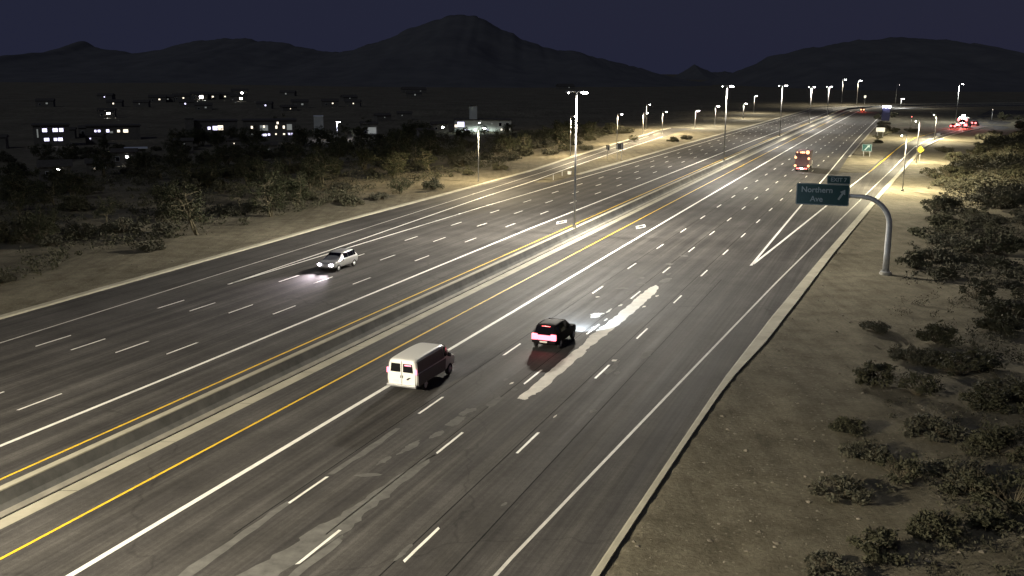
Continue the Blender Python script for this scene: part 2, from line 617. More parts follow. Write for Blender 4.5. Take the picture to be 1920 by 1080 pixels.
def make_ground():
    xs = axis([(-9000, -1500, 750), (-1500, -260, 62), (-260, -70, 6), (-70, 70, 0.8), (70, 200, 3), (200, 600, 25), (600, 1800, 150), (1800, 9000, 720)])
    ys = axis([(-300, 20, 20), (20, 130, 0.8), (130, 260, 1.8), (260, 480, 5), (480, 1000, 26), (1000, 12000, 550)])
    X, Y = np.meshgrid(xs, ys)
    Z = terrain(X, Y)
    nx, ny = len(xs), len(ys)
    v = np.stack([X.ravel(), Y.ravel(), Z.ravel()], 1)
    i = np.arange((ny - 1) * nx).reshape(ny - 1, nx)[:, :-1].ravel()
    f = np.stack([i, i + 1, i + nx + 1, i + nx], 1)
    me = bpy.data.meshes.new('ground')
    me.vertices.add(len(v))
    me.vertices.foreach_set('co', v.ravel())
    me.loops.add(f.size)
    me.loops.foreach_set('vertex_index', f.ravel().astype(np.int32))
    me.polygons.add(len(f))
    me.polygons.foreach_set('loop_start', np.arange(0, f.size, 4, dtype=np.int32))
    me.polygons.foreach_set('use_smooth', np.ones(len(f), dtype=bool))
    me.update(calc_edges=True)
    me.materials.append(M['soil'])
    tag(link('ground', me), 'bare brown desert soil either side of the freeway', None, None, 'structure')


make_ground()


def mountain(name, ridge, dist, front, back, label, seed):
    """a rough mountain whose crest follows ridge = [(x, height)] at distance dist"""
    x0, x1 = ridge[0][0], ridge[-1][0]
    pad = 200
    xs = np.linspace(x0 - pad, x1 + pad, 260)
    ys = np.concatenate([np.linspace(dist - front, dist, 46), np.linspace(dist, dist + back, 24)[1:]])
    X, Y = np.meshgrid(xs, ys)
    rx = [x0 - pad] + [a for a, _ in ridge] + [x1 + pad]
    rh = [-30] + [b for _, b in ridge] + [-30]
    crest = np.interp(X, rx, rh) + fbm(X / 28, X * 0 + seed, 4, seed) * 7 + fbm(X / 8, X * 0 + seed + 3, 2, seed + 2) * 3
    q = np.where(Y < dist, (Y - dist) / front, (Y - dist) / back)
    prof = np.clip(1 - np.abs(q), 0, 1) ** 1.35
    Z = -6 + (crest + 6) * prof
    spur = fbm(X / 120, Y / 240, 5, seed + 4)
    Z = Z + spur * 36 * np.clip(prof * (1 - prof) * 3, 0, 1) * np.clip(crest / 60, 0.2, 1.5)
    mb = MB()
    nx, ny = len(xs), len(ys)
    mb.v = [tuple(r) for r in np.stack([X.ravel(), Y.ravel(), Z.ravel()], 1)]
    mb.f = [(j * nx + i, j * nx + i + 1, (j + 1) * nx + i + 1, (j + 1) * nx + i) for j in range(ny - 1) for i in range(nx - 1)]
    tag(mb.build(name, M['hill'], None, True, False), label, None, None, 'structure')


mountain('mountain_ridge', [(-1600, 30), (-1277, 20.5), (-1135, 18.8), (-1098, 36.3), (-1062, 42.2), (-990, 63.1), (-955, 81.6), (-939, 80.5), (-925, 68), (-878, 60.2), (-838, 54.7), (-790, 58.3), (-742, 72.3), (-683, 83.9), (-624, 88.8), (-566, 84.5), (-496, 76.8), (-426, 62.2), (-379, 59), (-308, 45.6), (-238, 22.9)], 2300, 900, 500, 'low dark ridge with a small knob behind the valley lights', 11)
mountain('mountain', [(-474, 11), (-371, 39.5), (-329, 53.7), (-288, 63.8), (-226, 86.9), (-165, 109.9), (-134, 119.9), (-104, 125.9), (-73, 122.1), (-33, 104.6), (18, 78.1), (80, 61.5), (121, 55.7), (182, 42), (244, 26.3), (306, 9.5), (348, -2.4)], 2000, 850, 500, 'tallest dark mountain in the middle of the skyline', 23)
mountain('distant_peak', [(475, 5.2), (497, 24.9), (524, 41.5), (548, 28.1), (574, 19.2), (613, 22.4), (652, 13.5)], 3000, 300, 300, 'small pointed peak in the gap between two mountains', 31)
mountain('broad_mountain', [(331, -1.7), (369, 23.3), (407, 39.6), (450, 51.7), (510, 62.9), (570, 71.6), (656, 76.2), (752, 68.2), (797, 54.1), (833, 46.6), (946, 42), (1079, 27.3), (1400, 30)], 1700, 700, 500, 'broad dark mountain beyond the bend of the freeway', 41)

# ---------------------------------------------------------------- road surfaces
northbound = strip('northbound_carriageway', -5.52, lambda y: lerp(CURB_R_IN, y), -60, 192, 0.0, M['asphalt'], None, 'structure')
NB_SHOULDER = [(192, 15.6), (230, 15.0), (300, 14.9), (400, 14.8), (520, 14.6), (800, 14.6)]
northbound_far = strip('northbound_carriageway_beyond_gore', -5.52, lambda y: lerp(NB_SHOULDER, y), 192, 780, 0.0, M['asphalt'], None, 'structure')
exit_ramp = strip('exit_ramp', lambda y: lerp(GORE_R, y) - 0.7, lambda y: lerp(CURB_R_IN, y), 192, 362, 0.0, M['asphalt'], None, 'structure')
southbound = strip('southbound_carriageway', lambda y: lerp(CURB_L_OUT, y), -7.9, -60, 172, 0.0, M['asphalt'], None, 'structure')
southbound_far = strip('southbound_carriageway_beyond_gore', lambda y: lerp(SB_OUT, y), -7.9, 172, 780, 0.0, M['asphalt'], None, 'structure')
entrance_ramp = strip('entrance_ramp', lambda y: lerp(CURB_L_OUT, y), lambda y: lerp(SGU, y) + 0.5, 172, 345, 0.0, M['asphalt'], None, 'structure')
cross = MB()
p0, p1 = W(352, 40), W(352, 40)
cross.v = [(150, 352, -0.02), (196, 334, -0.02), (300, 520, -0.02), (250, 540, -0.02)]
cross.f = [(0, 1, 2, 3)]
cross.uv = {0: (0, 0), 1: (50, 0), 2: (50, 200), 3: (0, 200)}
co = cross.build('cross_street', M['asphalt'], None, flip_fix=False)
co['kind'] = 'structure'

for o, l in ((northbound, 'dark asphalt of the near carriageway'), (northbound_far, 'far stretch of the near carriageway curving away'),
             (exit_ramp, 'exit ramp climbing away past the sandy gore'), (southbound, 'dark asphalt of the far carriageway'),
             (southbound_far, 'far stretch of the opposite carriageway'), (entrance_ramp, 'entrance ramp joining from the lit roadside'), (co, 'cross street at the end of the exit ramp')):
    o['label'] = l


def line(name, off, width, y0, y1, m, parent):
    f = off if callable(off) else (lambda y: off)
    return strip(name, lambda y: f(y) - width / 2, lambda y: f(y) + width / 2, y0, y1, 0.006, M[m], parent)


line('yellow_edge_line', -3.45, 0.15, -60, 192, 'yellow_paint', northbound)
line('yellow_edge_line', -3.45, 0.15, 192, 760, 'yellow_paint', northbound_far)
line('carpool_lane_line', 0.0, 0.27, -60, 192, 'white_paint', northbound)
line('carpool_lane_line', 0.0, 0.27, 192, 760, 'white_paint', northbound_far)
line('right_edge_line', lambda y: lerp(EDGE_R, y), 0.16, -60, 192, 'faded_paint', northbound)
line('right_edge_line', lambda y: lerp(EDGE_R, y), 0.18, 192, 350, 'white_paint', exit_ramp)
line('gore_line', lambda y: lerp(GORE_L, y), 0.24, 96.9, 192, 'white_paint', northbound)
line('gore_line', lambda y: lerp(GORE_L, y), 0.20, 192, 760, 'white_paint', northbound_far)
line('gore_line', lambda y: lerp(GORE_R, y), 0.26, 97.6, 191.9, 'white_paint', northbound)
line('left_edge_line', lambda y: lerp(GORE_R, y), 0.26, 192, 330, 'yellow_paint', exit_ramp)
line('yellow_edge_line', -9.75, 0.15, -60, 172, 'yellow_paint', southbound)
line('yellow_edge_line', -9.75, 0.15, 172, 760, 'yellow_paint', southbound_far)
SBH = lambda y: lerp([(-60, -13.2), (60, -13.2), (121, -13.6), (193, -13.1), (260, -13.0), (360, -12.6), (520, -12.6)], y)
line('carpool_lane_line', SBH, 0.25, -60, 172, 'white_paint', southbound)
line('carpool_lane_line', SBH, 0.25, 172, 760, 'white_paint', southbound_far)
line('right_edge_line', lambda y: lerp(EDGE_L, y), 0.15, -60, 172, 'faded_paint', southbound)
line('right_edge_line', lambda y: lerp(EDGE_L, y), 0.15, 172, 300, 'faded_paint', entrance_ramp)
line('gore_line', lambda y: lerp(SGU, y), 0.2, 87.5, 171.9, 'white_paint', southbound)
line('gore_line', lambda y: lerp(SGU, y), 0.2, 172, 300, 'white_paint', entrance_ramp)
line('gore_line', lambda y: lerp(SGL, y), 0.2, 86.9, 171.9, 'white_paint', southbound)
line('gore_line', lambda y: lerp(SGL, y), 0.2, 172, 760, 'white_paint', southbound_far)
# dark lengthwise joints where the paving lanes meet
for off, a, b in ((3.78, 38, 190), (7.25, 38, 190), (10.9, 30, 190), (13.2, 30, 90)):
    strip('paving_joint', off - 0.30, off - 0.245, a, b, 0.003, M['tar'], northbound)


def dash(y0, y1, off, width, parent, m='white_paint'):
    """one painted lane stripe with slightly uneven ends"""
    p, q = W(y0, off), W(y1, off)
    h = HEAD(y0)
    n = Vector((math.cos(h), -math.sin(h), 0)) * width / 2
    d = Vector((math.sin(h), math.cos(h), 0))
    mb = MB()
    k = 6
    L, R = [], []
    for i in range(k + 1):
        c = p.lerp(q, i / k)
        w1, w2 = 1 + random.uniform(-.08, .08), 1 + random.uniform(-.08, .08)
        e = d * (random.uniform(-0.08, 0.08) if i in (0, k) else 0)
        L.append(c - n * w1 + e)
        R.append(c + n * w2 - e)
    mb.quad_strip(L, R, 0.006)
    o = mb.build('lane_stripe', M[m], parent, flip_fix=False)
    if o.data.polygons[0].normal.z < 0:
        o.data.flip_normals()


def dash_row(starts, off, parent_near, parent_far, split, length=2.95):
    f = off if callable(off) else (lambda y: off)
    for y in starts:
        dash(y, y + length, f(y), 0.14 if y < 120 else 0.17, parent_near if y < split else parent_far)


STEP = 11.37      # a 40 ft cycle measured along world y
dash_row([41.0, 52.8, 64.6, 83.9] + [94.9 + STEP * i for i in range(26)], lambda y: lerp([(41, 3.9), (68, 3.9), (110, 3.68), (140, 3.6)], y), northbound, northbound_far, 190)
dash_row([24.1, 35.45, 46.94, 58.3, 70.2, 81.9] + [93.0 + STEP * i for i in range(26)], lambda y: lerp([(35, 7.3), (75, 7.38), (110, 7.2), (140, 7.1)], y), northbound, northbound_far, 190)
dash_row([24.3, 35.7, 47.0, 59.5, 69.0, 80.3] + [91.5 + STEP * i for i in range(26)], lambda y: lerp([(35, 10.95), (75, 11.0), (110, 10.8)], y), northbound, northbound_far, 190)
for k, (off, phase, y_end) in enumerate(((-16.75, 53.1, 450), (-20.1, 53.4, 450), (-23.3, 54.0, 420), (-26.2, 54.9, 80))):
    ys = [phase + STEP * i for i in range(-2, 40) if phase + STEP * i < y_end]
    far_off = {0: -16.0, 1: -19.2, 2: -22.0}.get(k, off)
    dash_row(ys, (lambda o, fo: lambda y: lerp([(120, o), (300, fo + 0.3), (450, fo)], y))(off, far_off), southbound, southbound_far, 171)


def carpool_diamond(y, off, parent):
    c = W(y, off)
    h = HEAD(y)
    f, r = Vector((math.sin(h), math.cos(h), 0)), Vector((math.cos(h), -math.sin(h), 0))
    outer = [c + f * 2.05, c + r * 0.62, c - f * 2.05, c - r * 0.62]
    inner = [c + f * 1.2, c + r * 0.36, c - f * 1.2, c - r * 0.36]
    mb = MB()
    mb.v = [(p.x, p.y, 0.006) for p in outer + inner]
    mb.f = [(i, (i + 1) % 4, 4 + (i + 1) % 4, 4 + i) for i in range(4)]
    o = mb.build('carpool_diamond', M['white_paint'], parent, flip_fix=False)
    if o.data.polygons[0].normal.z < 0:
        o.data.flip_normals()


carpool_diamond(122.0, -1.75, northbound)
carpool_diamond(125.5, -11.8, southbound)


# places where the black top layer has worn off the concrete
def ragged(points, jitter, sub=5, seed=1):
    rnd = random.Random(seed)
    out = []
    for (y0, o0), (y1, o1) in zip(points, points[1:] + points[:1]):
        for k in range(sub):
            t = k / sub
            j = jitter if k else jitter * 0.4
            out.append((y0 + (y1 - y0) * t + rnd.uniform(-j, j) * 0.8, o0 + (o1 - o0) * t + rnd.uniform(-j, j)))
    return out


def worn_patch(points, m, jitter=0.08, sub=5, seed=1, z=0.004, name='worn_patch', label=None):
    pts = [W(y, o) for y, o in ragged(points, jitter, sub, seed)]
    mb = MB()
    mb.v = [(p.x, p.y, z) for p in pts]
    mb.f = [tuple(range(len(pts)))]
    o = mb.build(name, M[m], northbound, flip_fix=False)
    if o.data.polygons[0].normal.z < 0:
        o.data.flip_normals()
    if label:
        o['label'] = label
    return o


worn_patch([(55.5, 7.95), (55.3, 8.45), (57.0, 8.72), (61.2, 8.74), (65.4, 8.72), (66.0, 8.52), (70.0, 8.74), (76.0, 8.76), (81.0, 8.74), (84.0, 8.70), (86.6, 8.40), (87.4, 7.95),
            (86.0, 7.70), (82.0, 7.74), (78.0, 7.78), (73.0, 7.80), (69.5, 7.70), (67.8, 7.92), (64.0, 7.88), (60.0, 7.88)], 'patch', 0.085, 8, 5,
           label='long pale strip of bare concrete beside the dark car')
rn = random.Random(12)


def blob_patch(y, off, ly, lo, m, seed, z=0.004):
    r = random.Random(seed)
    pts = []
    for k in range(9):
        a = 2 * math.pi * k / 9
        s = r.uniform(0.6, 1.15)
        pts.append((y + ly * s * math.cos(a), off + lo * s * math.sin(a)))
    worn_patch(pts, m, min(lo, ly) * 0.2, 4, seed, z)


for i, (y, o, ly, lo, m) in enumerate((
        (76.0, 6.35, 0.9, 0.55, 'patch'), (77.6, 6.85, 0.9, 0.12, 'patch'), (80.8, 6.3, 0.9, 0.5, 'old_patch'), (84.5, 6.6, 0.8, 0.4, 'old_patch'),
        (87.6, 6.6, 1.0, 0.45, 'old_patch'), (89.5, 8.3, 1.6, 0.6, 'old_patch'), (86.0, 5.6, 0.4, 0.5, 'old_patch'), (92.5, 7.9, 0.7, 0.25, 'old_patch'),
        (97.5, 6.9, 0.5, 0.5, 'old_patch'), (102.0, 7.3, 0.6, 0.5, 'old_patch'), (82.5, 4.6, 0.25, 0.2, 'patch'), (79.5, 7.2, 0.5, 0.15, 'patch'),
        (61.8, 11.35, 1.6, 0.28, 'old_patch'), (65.0, 12.6, 1.1, 0.35, 'old_patch'), (60.7, 11.9, 0.4, 0.2, 'old_patch'), (63.5, 11.0, 0.25, 0.2, 'patch'),
        (52.5, 10.95, 0.25, 0.06, 'patch'), (55.0, 7.0, 1.2, 0.28, 'old_patch'), (57.2, 7.2, 0.3, 0.22, 'old_patch'), (53.2, 6.2, 0.7, 0.35, 'old_patch'),
        (51.6, 6.3, 1.0, 0.35, 'old_patch'), (49.6, 6.2, 0.7, 0.26, 'old_patch'), (53.4, 12.6, 0.4, 0.18, 'old_patch'), (47.8, 5.7, 1.2, 0.28, 'old_patch'),
        (46.0, 5.4, 0.6, 0.18, 'old_patch'), (72.0, 7.3, 0.35, 0.12, 'patch'), (74.6, 7.45, 0.5, 0.1, 'patch'), (83.0, 9.1, 0.4, 0.12, 'patch'), (79.0, 9.05, 0.3, 0.14, 'patch'), (82.2, 7.3, 0.7, 0.13, 'old_patch'), (90.5, 6.1, 0.5, 0.3, 'old_patch'), (58.5, 6.6, 0.25, 0.12, 'patch'), (59.2, 6.0, 0.3, 0.1, 'old_patch'), (44.2, 5.5, 0.25, 0.7, 'old_patch'), (41.0, 12.6, 0.2, 0.12, 'old_patch'), (36.5, 10.6, 0.8, 0.14, 'old_patch'))):
    blob_patch(y, o, ly, lo, m, 40 + i)
worn_patch([(33.0, 3.6), (36.0, 3.65), (39.0, 3.7), (41.2, 3.68), (41.2, 4.0), (38.5, 4.1), (36.0, 4.15), (33.0, 4.2)], 'old_patch', 0.08, 4, 71)
worn_patch([(44.2, 3.75), (47.0, 3.75), (50.5, 3.8), (50.5, 4.05), (47.5, 4.15), (44.3, 4.05)], 'old_patch', 0.07, 4, 72)
worn_patch([(33.0, 5.9), (34.5, 5.75), (36.6, 6.15), (38.5, 6.25), (40.2, 6.55), (42.4, 6.7), (46.0, 7.0), (47.2, 7.35), (45.0, 7.5), (42.0, 7.55), (40.0, 7.45), (38.4, 7.75), (36.0, 7.2), (33.0, 7.25)], 'old_patch', 0.14, 5, 73, 0.003)
worn_patch([(33.0, 7.5), (35.6, 7.45), (38.0, 7.6), (37.2, 7.9), (34.5, 7.85), (33.0, 7.9)], 'old_patch', 0.07, 4, 74)

# ---------------------------------------------------------------- gutters, kerbs, median barrier
gut = strip('gutter_pan', -6.32, -5.52, -60, 780, 0.008, M['gutter'], None, 'structure')
gut['label'] = 'pale concrete gutter along the foot of the median barrier'
strip('sealed_joint', -6.345, -6.27, -60, 500, 0.014, M['tar'], gut)
for y in np.arange(30, 200, 6.1):
    strip('gutter_joint', -6.27, -5.53, y, y + 0.03, 0.013, M['tar'], gut)
gl = strip('gutter_pan_far_side', -8.7, -8.02, -60, 780, 0.008, M['gutter'], None, 'structure')
gl['label'] = 'concrete gutter on the far side of the median barrier'


def extrude_profile(name, prof, y0, y1, m, base_off=0.0, parent=None):
    """prof = [(offset, z)] swept along the road"""
    fo = base_off if callable(base_off) else (lambda y: base_off)
    loops = []
    for y in steps(y0, y1):
        loops.append([(lambda p, z: (p.x, p.y, z))(W(y, fo(y) + (o(y) if callable(o) else o)), z) for o, z in prof])
    return MB().loft(loops).build(name, M[m], parent)


BAR = extrude_profile('median_barrier', [(0.64, 0.0), (0.64, 0.14), (0.42, 0.36), (0.20, 0.84), (-0.20, 0.84), (-0.42, 0.36), (-0.64, 0.14), (-0.64, 0.0)], -60, 780, 'barrier', -7.2)  # face darker in colour than the top and toe
tag(BAR, 'long dark-faced concrete median barrier with a pale top dividing the two carriageways', 'barrier')
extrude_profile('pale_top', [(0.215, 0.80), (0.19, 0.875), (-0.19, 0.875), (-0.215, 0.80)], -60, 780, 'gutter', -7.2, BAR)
for sgn in (1, -1):
    extrude_profile('sloping_toe', [(sgn * 0.86, 0.0), (sgn * 0.85, 0.05), (sgn * 0.66, 0.17), (sgn * 0.62, 0.17), (sgn * 0.62, 0.0)], -60, 780, 'concrete', -7.2, BAR)
# kerbs
kr = extrude_profile('right_kerb', [(0.0, 0.0), (0.05, 0.11), (0.12, 0.13), (lambda y: lerp(CURB_R_W, y), 0.15), (lambda y: lerp(CURB_R_W, y) + 0.03, -0.12), (0.0, -0.12)], -60, 362, 'gutter', lambda y: lerp(CURB_R_IN, y))
tag(kr, 'pale kerb along the right verge under the exit sign', None, None, 'structure')
kl = extrude_profile('left_kerb', [(0.0, 0.0), (-0.06, 0.11), (-0.12, 0.13), (-0.62, 0.15), (-0.65, -0.12), (0.0, -0.12)], -60, 345, 'gutter', lambda y: lerp(CURB_L_OUT, y))
tag(kl, 'pale kerb along the far verge below the trees', None, None, 'structure')
ks = extrude_profile('southbound_shoulder_kerb', [(0.0, 0.0), (-0.05, 0.13), (-0.75, 0.15), (-0.8, -0.1), (0.0, -0.1)], 186, 780, 'gutter', lambda y: lerp(SB_OUT, y))
tag(ks, 'pale kerb of the opposite carriageway beyond the entrance ramp', None, None, 'structure')
kn = extrude_profile('northbound_shoulder_kerb', [(0.0, 0.0), (0.05, 0.12), (0.4, 0.14), (0.42, -0.1), (0.0, -0.1)], 230, 780, 'concrete', lambda y: lerp(NB_SHOULDER, y))
tag(kn, 'kerb of the near carriageway beyond the gore', None, None, 'structure')
# sandy gore islands
gi = strip('sandy_gore_island', lambda y: lerp(NB_SHOULDER, y) + 0.42, lambda y: max(lerp(GORE_R, y) - 0.72, lerp(NB_SHOULDER, y) + 0.5), 193, 356, -0.004, M['soil'], None, 'structure')
gi['label'] = 'pale sandy gore between the freeway and the exit ramp'
gi2 = strip('sandy_wedge', lambda y: lerp(SGU, y) + 0.55, lambda y: lerp(SB_OUT, y) - 0.82, 177, 340, -0.003, M['soil'], None, 'structure')
gi2['label'] = 'pale sandy wedge between the entrance ramp and the freeway'
# tall outer wall of the bend
tag(extrude_profile('bend_barrier', [(0.0, 0.0), (-0.1, 0.8), (-0.4, 0.8), (-0.5, 0.0)], 520, 780, 'concrete', -25.85),
    'low pale concrete barrier sweeping right around the distant bend', 'barrier')

# ---------------------------------------------------------------- lamps
ies_txt = bpy.data.texts.new('road_lamp.ies')
va = [0, 15, 30, 40, 50, 60, 65, 70, 74, 78, 82, 86, 90, 180]
cd = [1.6, 1.6, 1.65, 1.75, 2.0, 2.5, 2.95, 3.2, 2.9, 1.5, 0.4, 0.08, 0.01, 0.0]
ies_txt.from_string('IESNA:LM-63-2002\nTILT=NONE\n1 1000 1 %d 1 1 2 0 0 0\n1 1 100\n%s\n0\n%s\n' % (
    len(va), ' '.join(map(str, va)), ' '.join('%.1f' % (c * 100) for c in cd)))


def road_light(parent, loc, watts, color):
    ld = bpy.data.lights.new('road_lamp_light', 'POINT')
    ld.energy = watts * LAMP_POWER
    ld.color = color
    ld.shadow_soft_size = 0.22
    ld.use_nodes = True
    nt = ld.node_tree
    em = nt.nodes['Emission']
    ies = nt.nodes.new('ShaderNodeTexIES')
    ies.mode = 'INTERNAL'
    ies.ies = ies_txt
    ies.inputs['Strength'].default_value = 1.0
    nt.links.new(ies.outputs[0], em.inputs['Strength'])
    lo = link('road_lamp_light', ld, parent, loc)
    return lo


WARM = (1.0, 0.90, 0.70)
PALE = (1.0, 0.93, 0.80)
COOL = (0.95, 0.97, 0.92)


def luminaire(root, base, d, length, hang=0.16, glow=1.0):
    """cobra-head luminaire on a short arm: arm tube, housing and glowing lens"""
    base = Vector(base)
    tip = base + d * length
    MB().tube([base, base + d * (length * .5) + Vector((0, 0, .07)), tip + Vector((0, 0, 0.05))], [0.06, 0.05, 0.045], 8).build('arm', M['steel'], root, True)
    side = Vector((-d.y, d.x, 0))
    loops = []
    for s, w, h in ((-0.05, .09, .06), (0.15, .17, .10), (0.5, .20, .11), (0.74, .15, .08), (0.82, .06, .04)):
        c = tip + d * s
        loops.append([tuple(c + side * (w * math.cos(a)) + Vector((0, 0, max(-0.03, h * math.sin(a) + 0.04)))) for a in [2 * math.pi * k / 12 for k in range(12)]])
    head = MB().loft(loops).build('luminaire', M['steel'], root, True)
    # drop lens
    lp = []
    for z, k in ((0.0, 1.0), (-0.6, 0.92), (-1.0, 0.55)):
        lp.append([tuple(tip + d * (0.42 + 0.24 * glow * k * math.cos(a)) + side * (0.17 * glow * k * math.sin(a)) + Vector((0, 0, -0.01 + hang * z))) for a in [2 * math.pi * q / 14 for q in range(14)]])
    MB().loft(lp).build('lens', M['lens'], head, True)
    return tip + d * 0.42 + Vector((0, 0, -hang - 0.28))


def street_lamp(pos, h, arms, label, watts=1000, color=WARM, r=0.13, group=None, lit=True, pedestal=True, glow=1.0, name='street_lamp'):
    root = empty(name, pos)
    tag(root, label, 'street lamp', group)
    MB().tube([(0, 0, 0), (0, 0, h * .5), (0, 0, h)], [r, r * .78, r * .55], 12).build('pole', M['pole_paint'], root, True)
    if pedestal:
        bevel(MB().box(-r * 1.7, r * 1.7, -r * 1.7, r * 1.7, 0, 0.32).build('base', M['concrete'], root), 0.02)
    else:
        MB().tube([(0, 0, 0), (0, 0, 0.05)], r * 2.0, 12).build('base_plate', M['steel'], root)
    for ang, length, on, *gl in arms:
        d = Vector((math.cos(ang), math.sin(ang), 0))
        p = luminaire(root, (0, 0, h - 0.06), d, length, glow=gl[0] if gl else glow)
        if on and lit:
            road_light(root, p, watts, color)
    return root


H0 = HEAD(100)
TO_NB = -H0                     # direction pointing right, across the near carriageway
TO_SB = math.pi - H0
MED = [(20.0, 16.1, 'median lamp nearest the camera, beyond the left edge of the picture'),
       (115.25, 16.15, 'tallest double-headed lamp post on the median, dark below and bright at the top'),
       (207.25, 15.75, 'second median lamp post, beside the thickest lane glow'),
       (290.75, 14.95, 'third median lamp post with both heads showing'),
       (366.5, 13.6, 'fourth median lamp post, left of two close together'),
       (432.0, 13.0, 'fifth median lamp post, farthest of the median row')]
for y, h, l in MED:
    p = W(y, -7.2)
    street_lamp((p.x, p.y, 0.87), h - 0.87, [(TO_NB, 0.5, True, 1.7), (TO_SB, 0.5, True, 0.3)], l, lerp([(20, 1500), (115, 1450), (207, 800), (290, 640), (432, 520)], y), WARM if y < 60 else PALE, 0.13, 'double-headed lamps along the median', glow=1.6)
SIDE = [((-5.8, 173.2), 9.2, 'lamp post at the kerb below the church'), ((12.8, 226.9), 8.8, 'lamp post just left of the tallest median lamp'),
        ((27.2, 267.2), 7.9, 'lamp post behind the two-legged sign on the entrance ramp'), ((37.0, 292.0), 7.3, 'shorter of the two close lamp posts on the entrance ramp'),
        ((45.5, 313.0), 6.9, 'lamp post right of the two close ones on the entrance ramp'), ((43.5, 336), 8.4, 'taller of the two close lamp posts on the entrance ramp')]
for (x, y), h, l in SIDE:
    street_lamp((x, y, tz(x, y) - 0.05), h, [(TO_NB, 0.7, True)], l, 700, (1.0, 0.82, 0.52), 0.09, 'lamps along the entrance ramp')
FARL = [((61.6, 347.5), 5.9, 'low lamp left of the small lit panel'), ((71.2, 362.3), 7.0, 'small lamp beyond the entrance ramp, left of the second median lamp'),
        ((94.7, 423.6), 6.2, 'pair of small lights at the far end of the entrance ramp'), ((112.4, 481.1), 8.0, 'leaning-looking small lamp right of the far light pair')]
for (x, y), h, l in FARL:
    street_lamp((x, y, -0.1), h, [(TO_NB, 0.5, True)], l, 380, WARM, 0.12, 'small lamps beyond the entrance ramp', glow=2.0)
for (x, y), h, l in (((184.6, 580.5), 15.0, 'left of the two highest lamps on the distant bend'), ((203.5, 611.4), 14.3, 'right of the two highest lamps on the distant bend')):
    street_lamp((x, y, 0), h, [(TO_NB, 0.9, True)], l, 1000, WARM, 0.15, 'lamps on the distant bend', glow=2.6)
street_lamp((231.8, 625.7, 0), 12.2, [(TO_NB, 0.9, False)], 'unlit slim lamp post beyond the bend, right of the lit pair', 0, WARM, 0.12, lit=False, glow=0.05)
street_lamp((169.9, 394.7, 0), 14.6, [(TO_NB, 0.7, True)], 'bright lamp post above the stopped traffic', 900, COOL, 0.13, glow=1.8)
# ramp lamps turned away from the camera: lit poles, hidden lenses
for (x, y), h, l in (((62.4, 162.4), 8.9, 'slim lamp post standing right of the exit ramp, nearest of three'), ((84.8, 214.5), 8.7, 'slim lamp post behind the yellow diamond sign'), ((119.6, 290.8), 7.1, 'slim lamp post at the lit curve of the exit ramp')):
    street_lamp((x, y, tz(x, y) - 0.03), h, [(math.radians(120), 0.55, True)], l, 1350, (1.0, 0.88, 0.58), 0.10, 'slim lamps along the exit ramp', glow=0.35)

# ---------------------------------------------------------------- signs
def text_mesh(body, size, m, parent, loc, rot, name='lettering', thick=0.01, align='CENTER', bold=0.012):
    cu = bpy.data.curves.new(name, 'FONT')
    cu.body = body
    cu.size = size
    cu.align_x = align
    cu.align_y = 'CENTER'
    cu.extrude = thick
    cu.offset = bold
    tmp = bpy.data.objects.new(name, cu)
    COL.objects.link(tmp)
    dg = bpy.context.evaluated_depsgraph_get()
    me = bpy.data.meshes.new_from_object(tmp.evaluated_get(dg))
    bpy.data.objects.remove(tmp)
    me.materials.clear()
    me.materials.append(m)
    o = link(name, me, parent, loc)
    o.rotation_euler = rot
    return o


FRONT = (math.pi / 2, 0, 0)        # lettering that faces local -y


def rounded_panel(w, h, r, t0, t1):
    """panel in the local xz plane, from y = t0 to t1"""
    pts = []
    for sx, sz, a0 in ((1, 1, 0), (-1, 1, 90), (-1, -1, 180), (1, -1, 270)):
        for k in range(5):
            a = math.radians(a0 + 22.5 * k)
            pts.append((sx * (w / 2 - r) + r * math.cos(a), sz * (h / 2 - r) + r * math.sin(a)))
    mb = MB()
    n = len(pts)
    mb.v = [(x, t0, z) for x, z in pts] + [(x, t1, z) for x, z in pts]
    mb.f = [tuple(range(n)), tuple(range(2 * n - 1, n - 1, -1))] + [(i, (i + 1) % n, n + (i + 1) % n, n + i) for i in range(n)]
    return mb


def frame_border(w, h, r, b, y):
    out, inn = [], []
    for lst, k in ((out, 0), (inn, b)):
        for sx, sz, a0 in ((1, 1, 0), (-1, 1, 90), (-1, -1, 180), (1, -1, 270)):
            for q in range(5):
                a = math.radians(a0 + 22.5 * q)
                rr = max(r - k, 0.01)
                lst.append((sx * (w / 2 - r) + rr * math.cos(a), y, sz * (h / 2 - r) + rr * math.sin(a)))
    n = len(out)
    mb = MB()
    mb.v = out + inn
    mb.f = [(i, (i + 1) % n, n + (i + 1) % n, n + i) for i in range(n)]
    return mb


# overhead exit sign on a curved arm: local -x points over the road, local -y faces the traffic
sx, sy = 34.67, 92.64
sz = tz(sx, sy)
sign = empty('exit_sign', (sx, sy, sz), -H0 + math.radians(2))
tag(sign, 'green overhead exit sign reading Northern Ave on a curved grey arm', 'road sign')
ARM_Z = 7.15 - sz
pts = [(0, 0, 0.3), (0, 0, 2.0), (0, 0, ARM_Z - 2.6)]
for k in range(1, 9):
    a = math.radians(90 * k / 8)
    pts.append((-2.6 + 2.6 * math.cos(a), 0, ARM_Z - 2.6 + 2.6 * math.sin(a)))
pts += [(-4.2, 0, ARM_Z + 0.06), (-8.1, 0, ARM_Z + 0.14)]
rad = [0.30, 0.29, 0.27] + [0.26 - 0.008 * k for k in range(8)] + [0.18, 0.14]
MB().tube(pts, rad, 18).build('curved_mast', M['steel'], sign, True)
ft = MB().tube([(0, 0, -0.35), (0, 0, 0.22), (0, 0, 0.25)], [0.55, 0.55, 0.50], 20).build('footing', M['concrete'], sign, True)
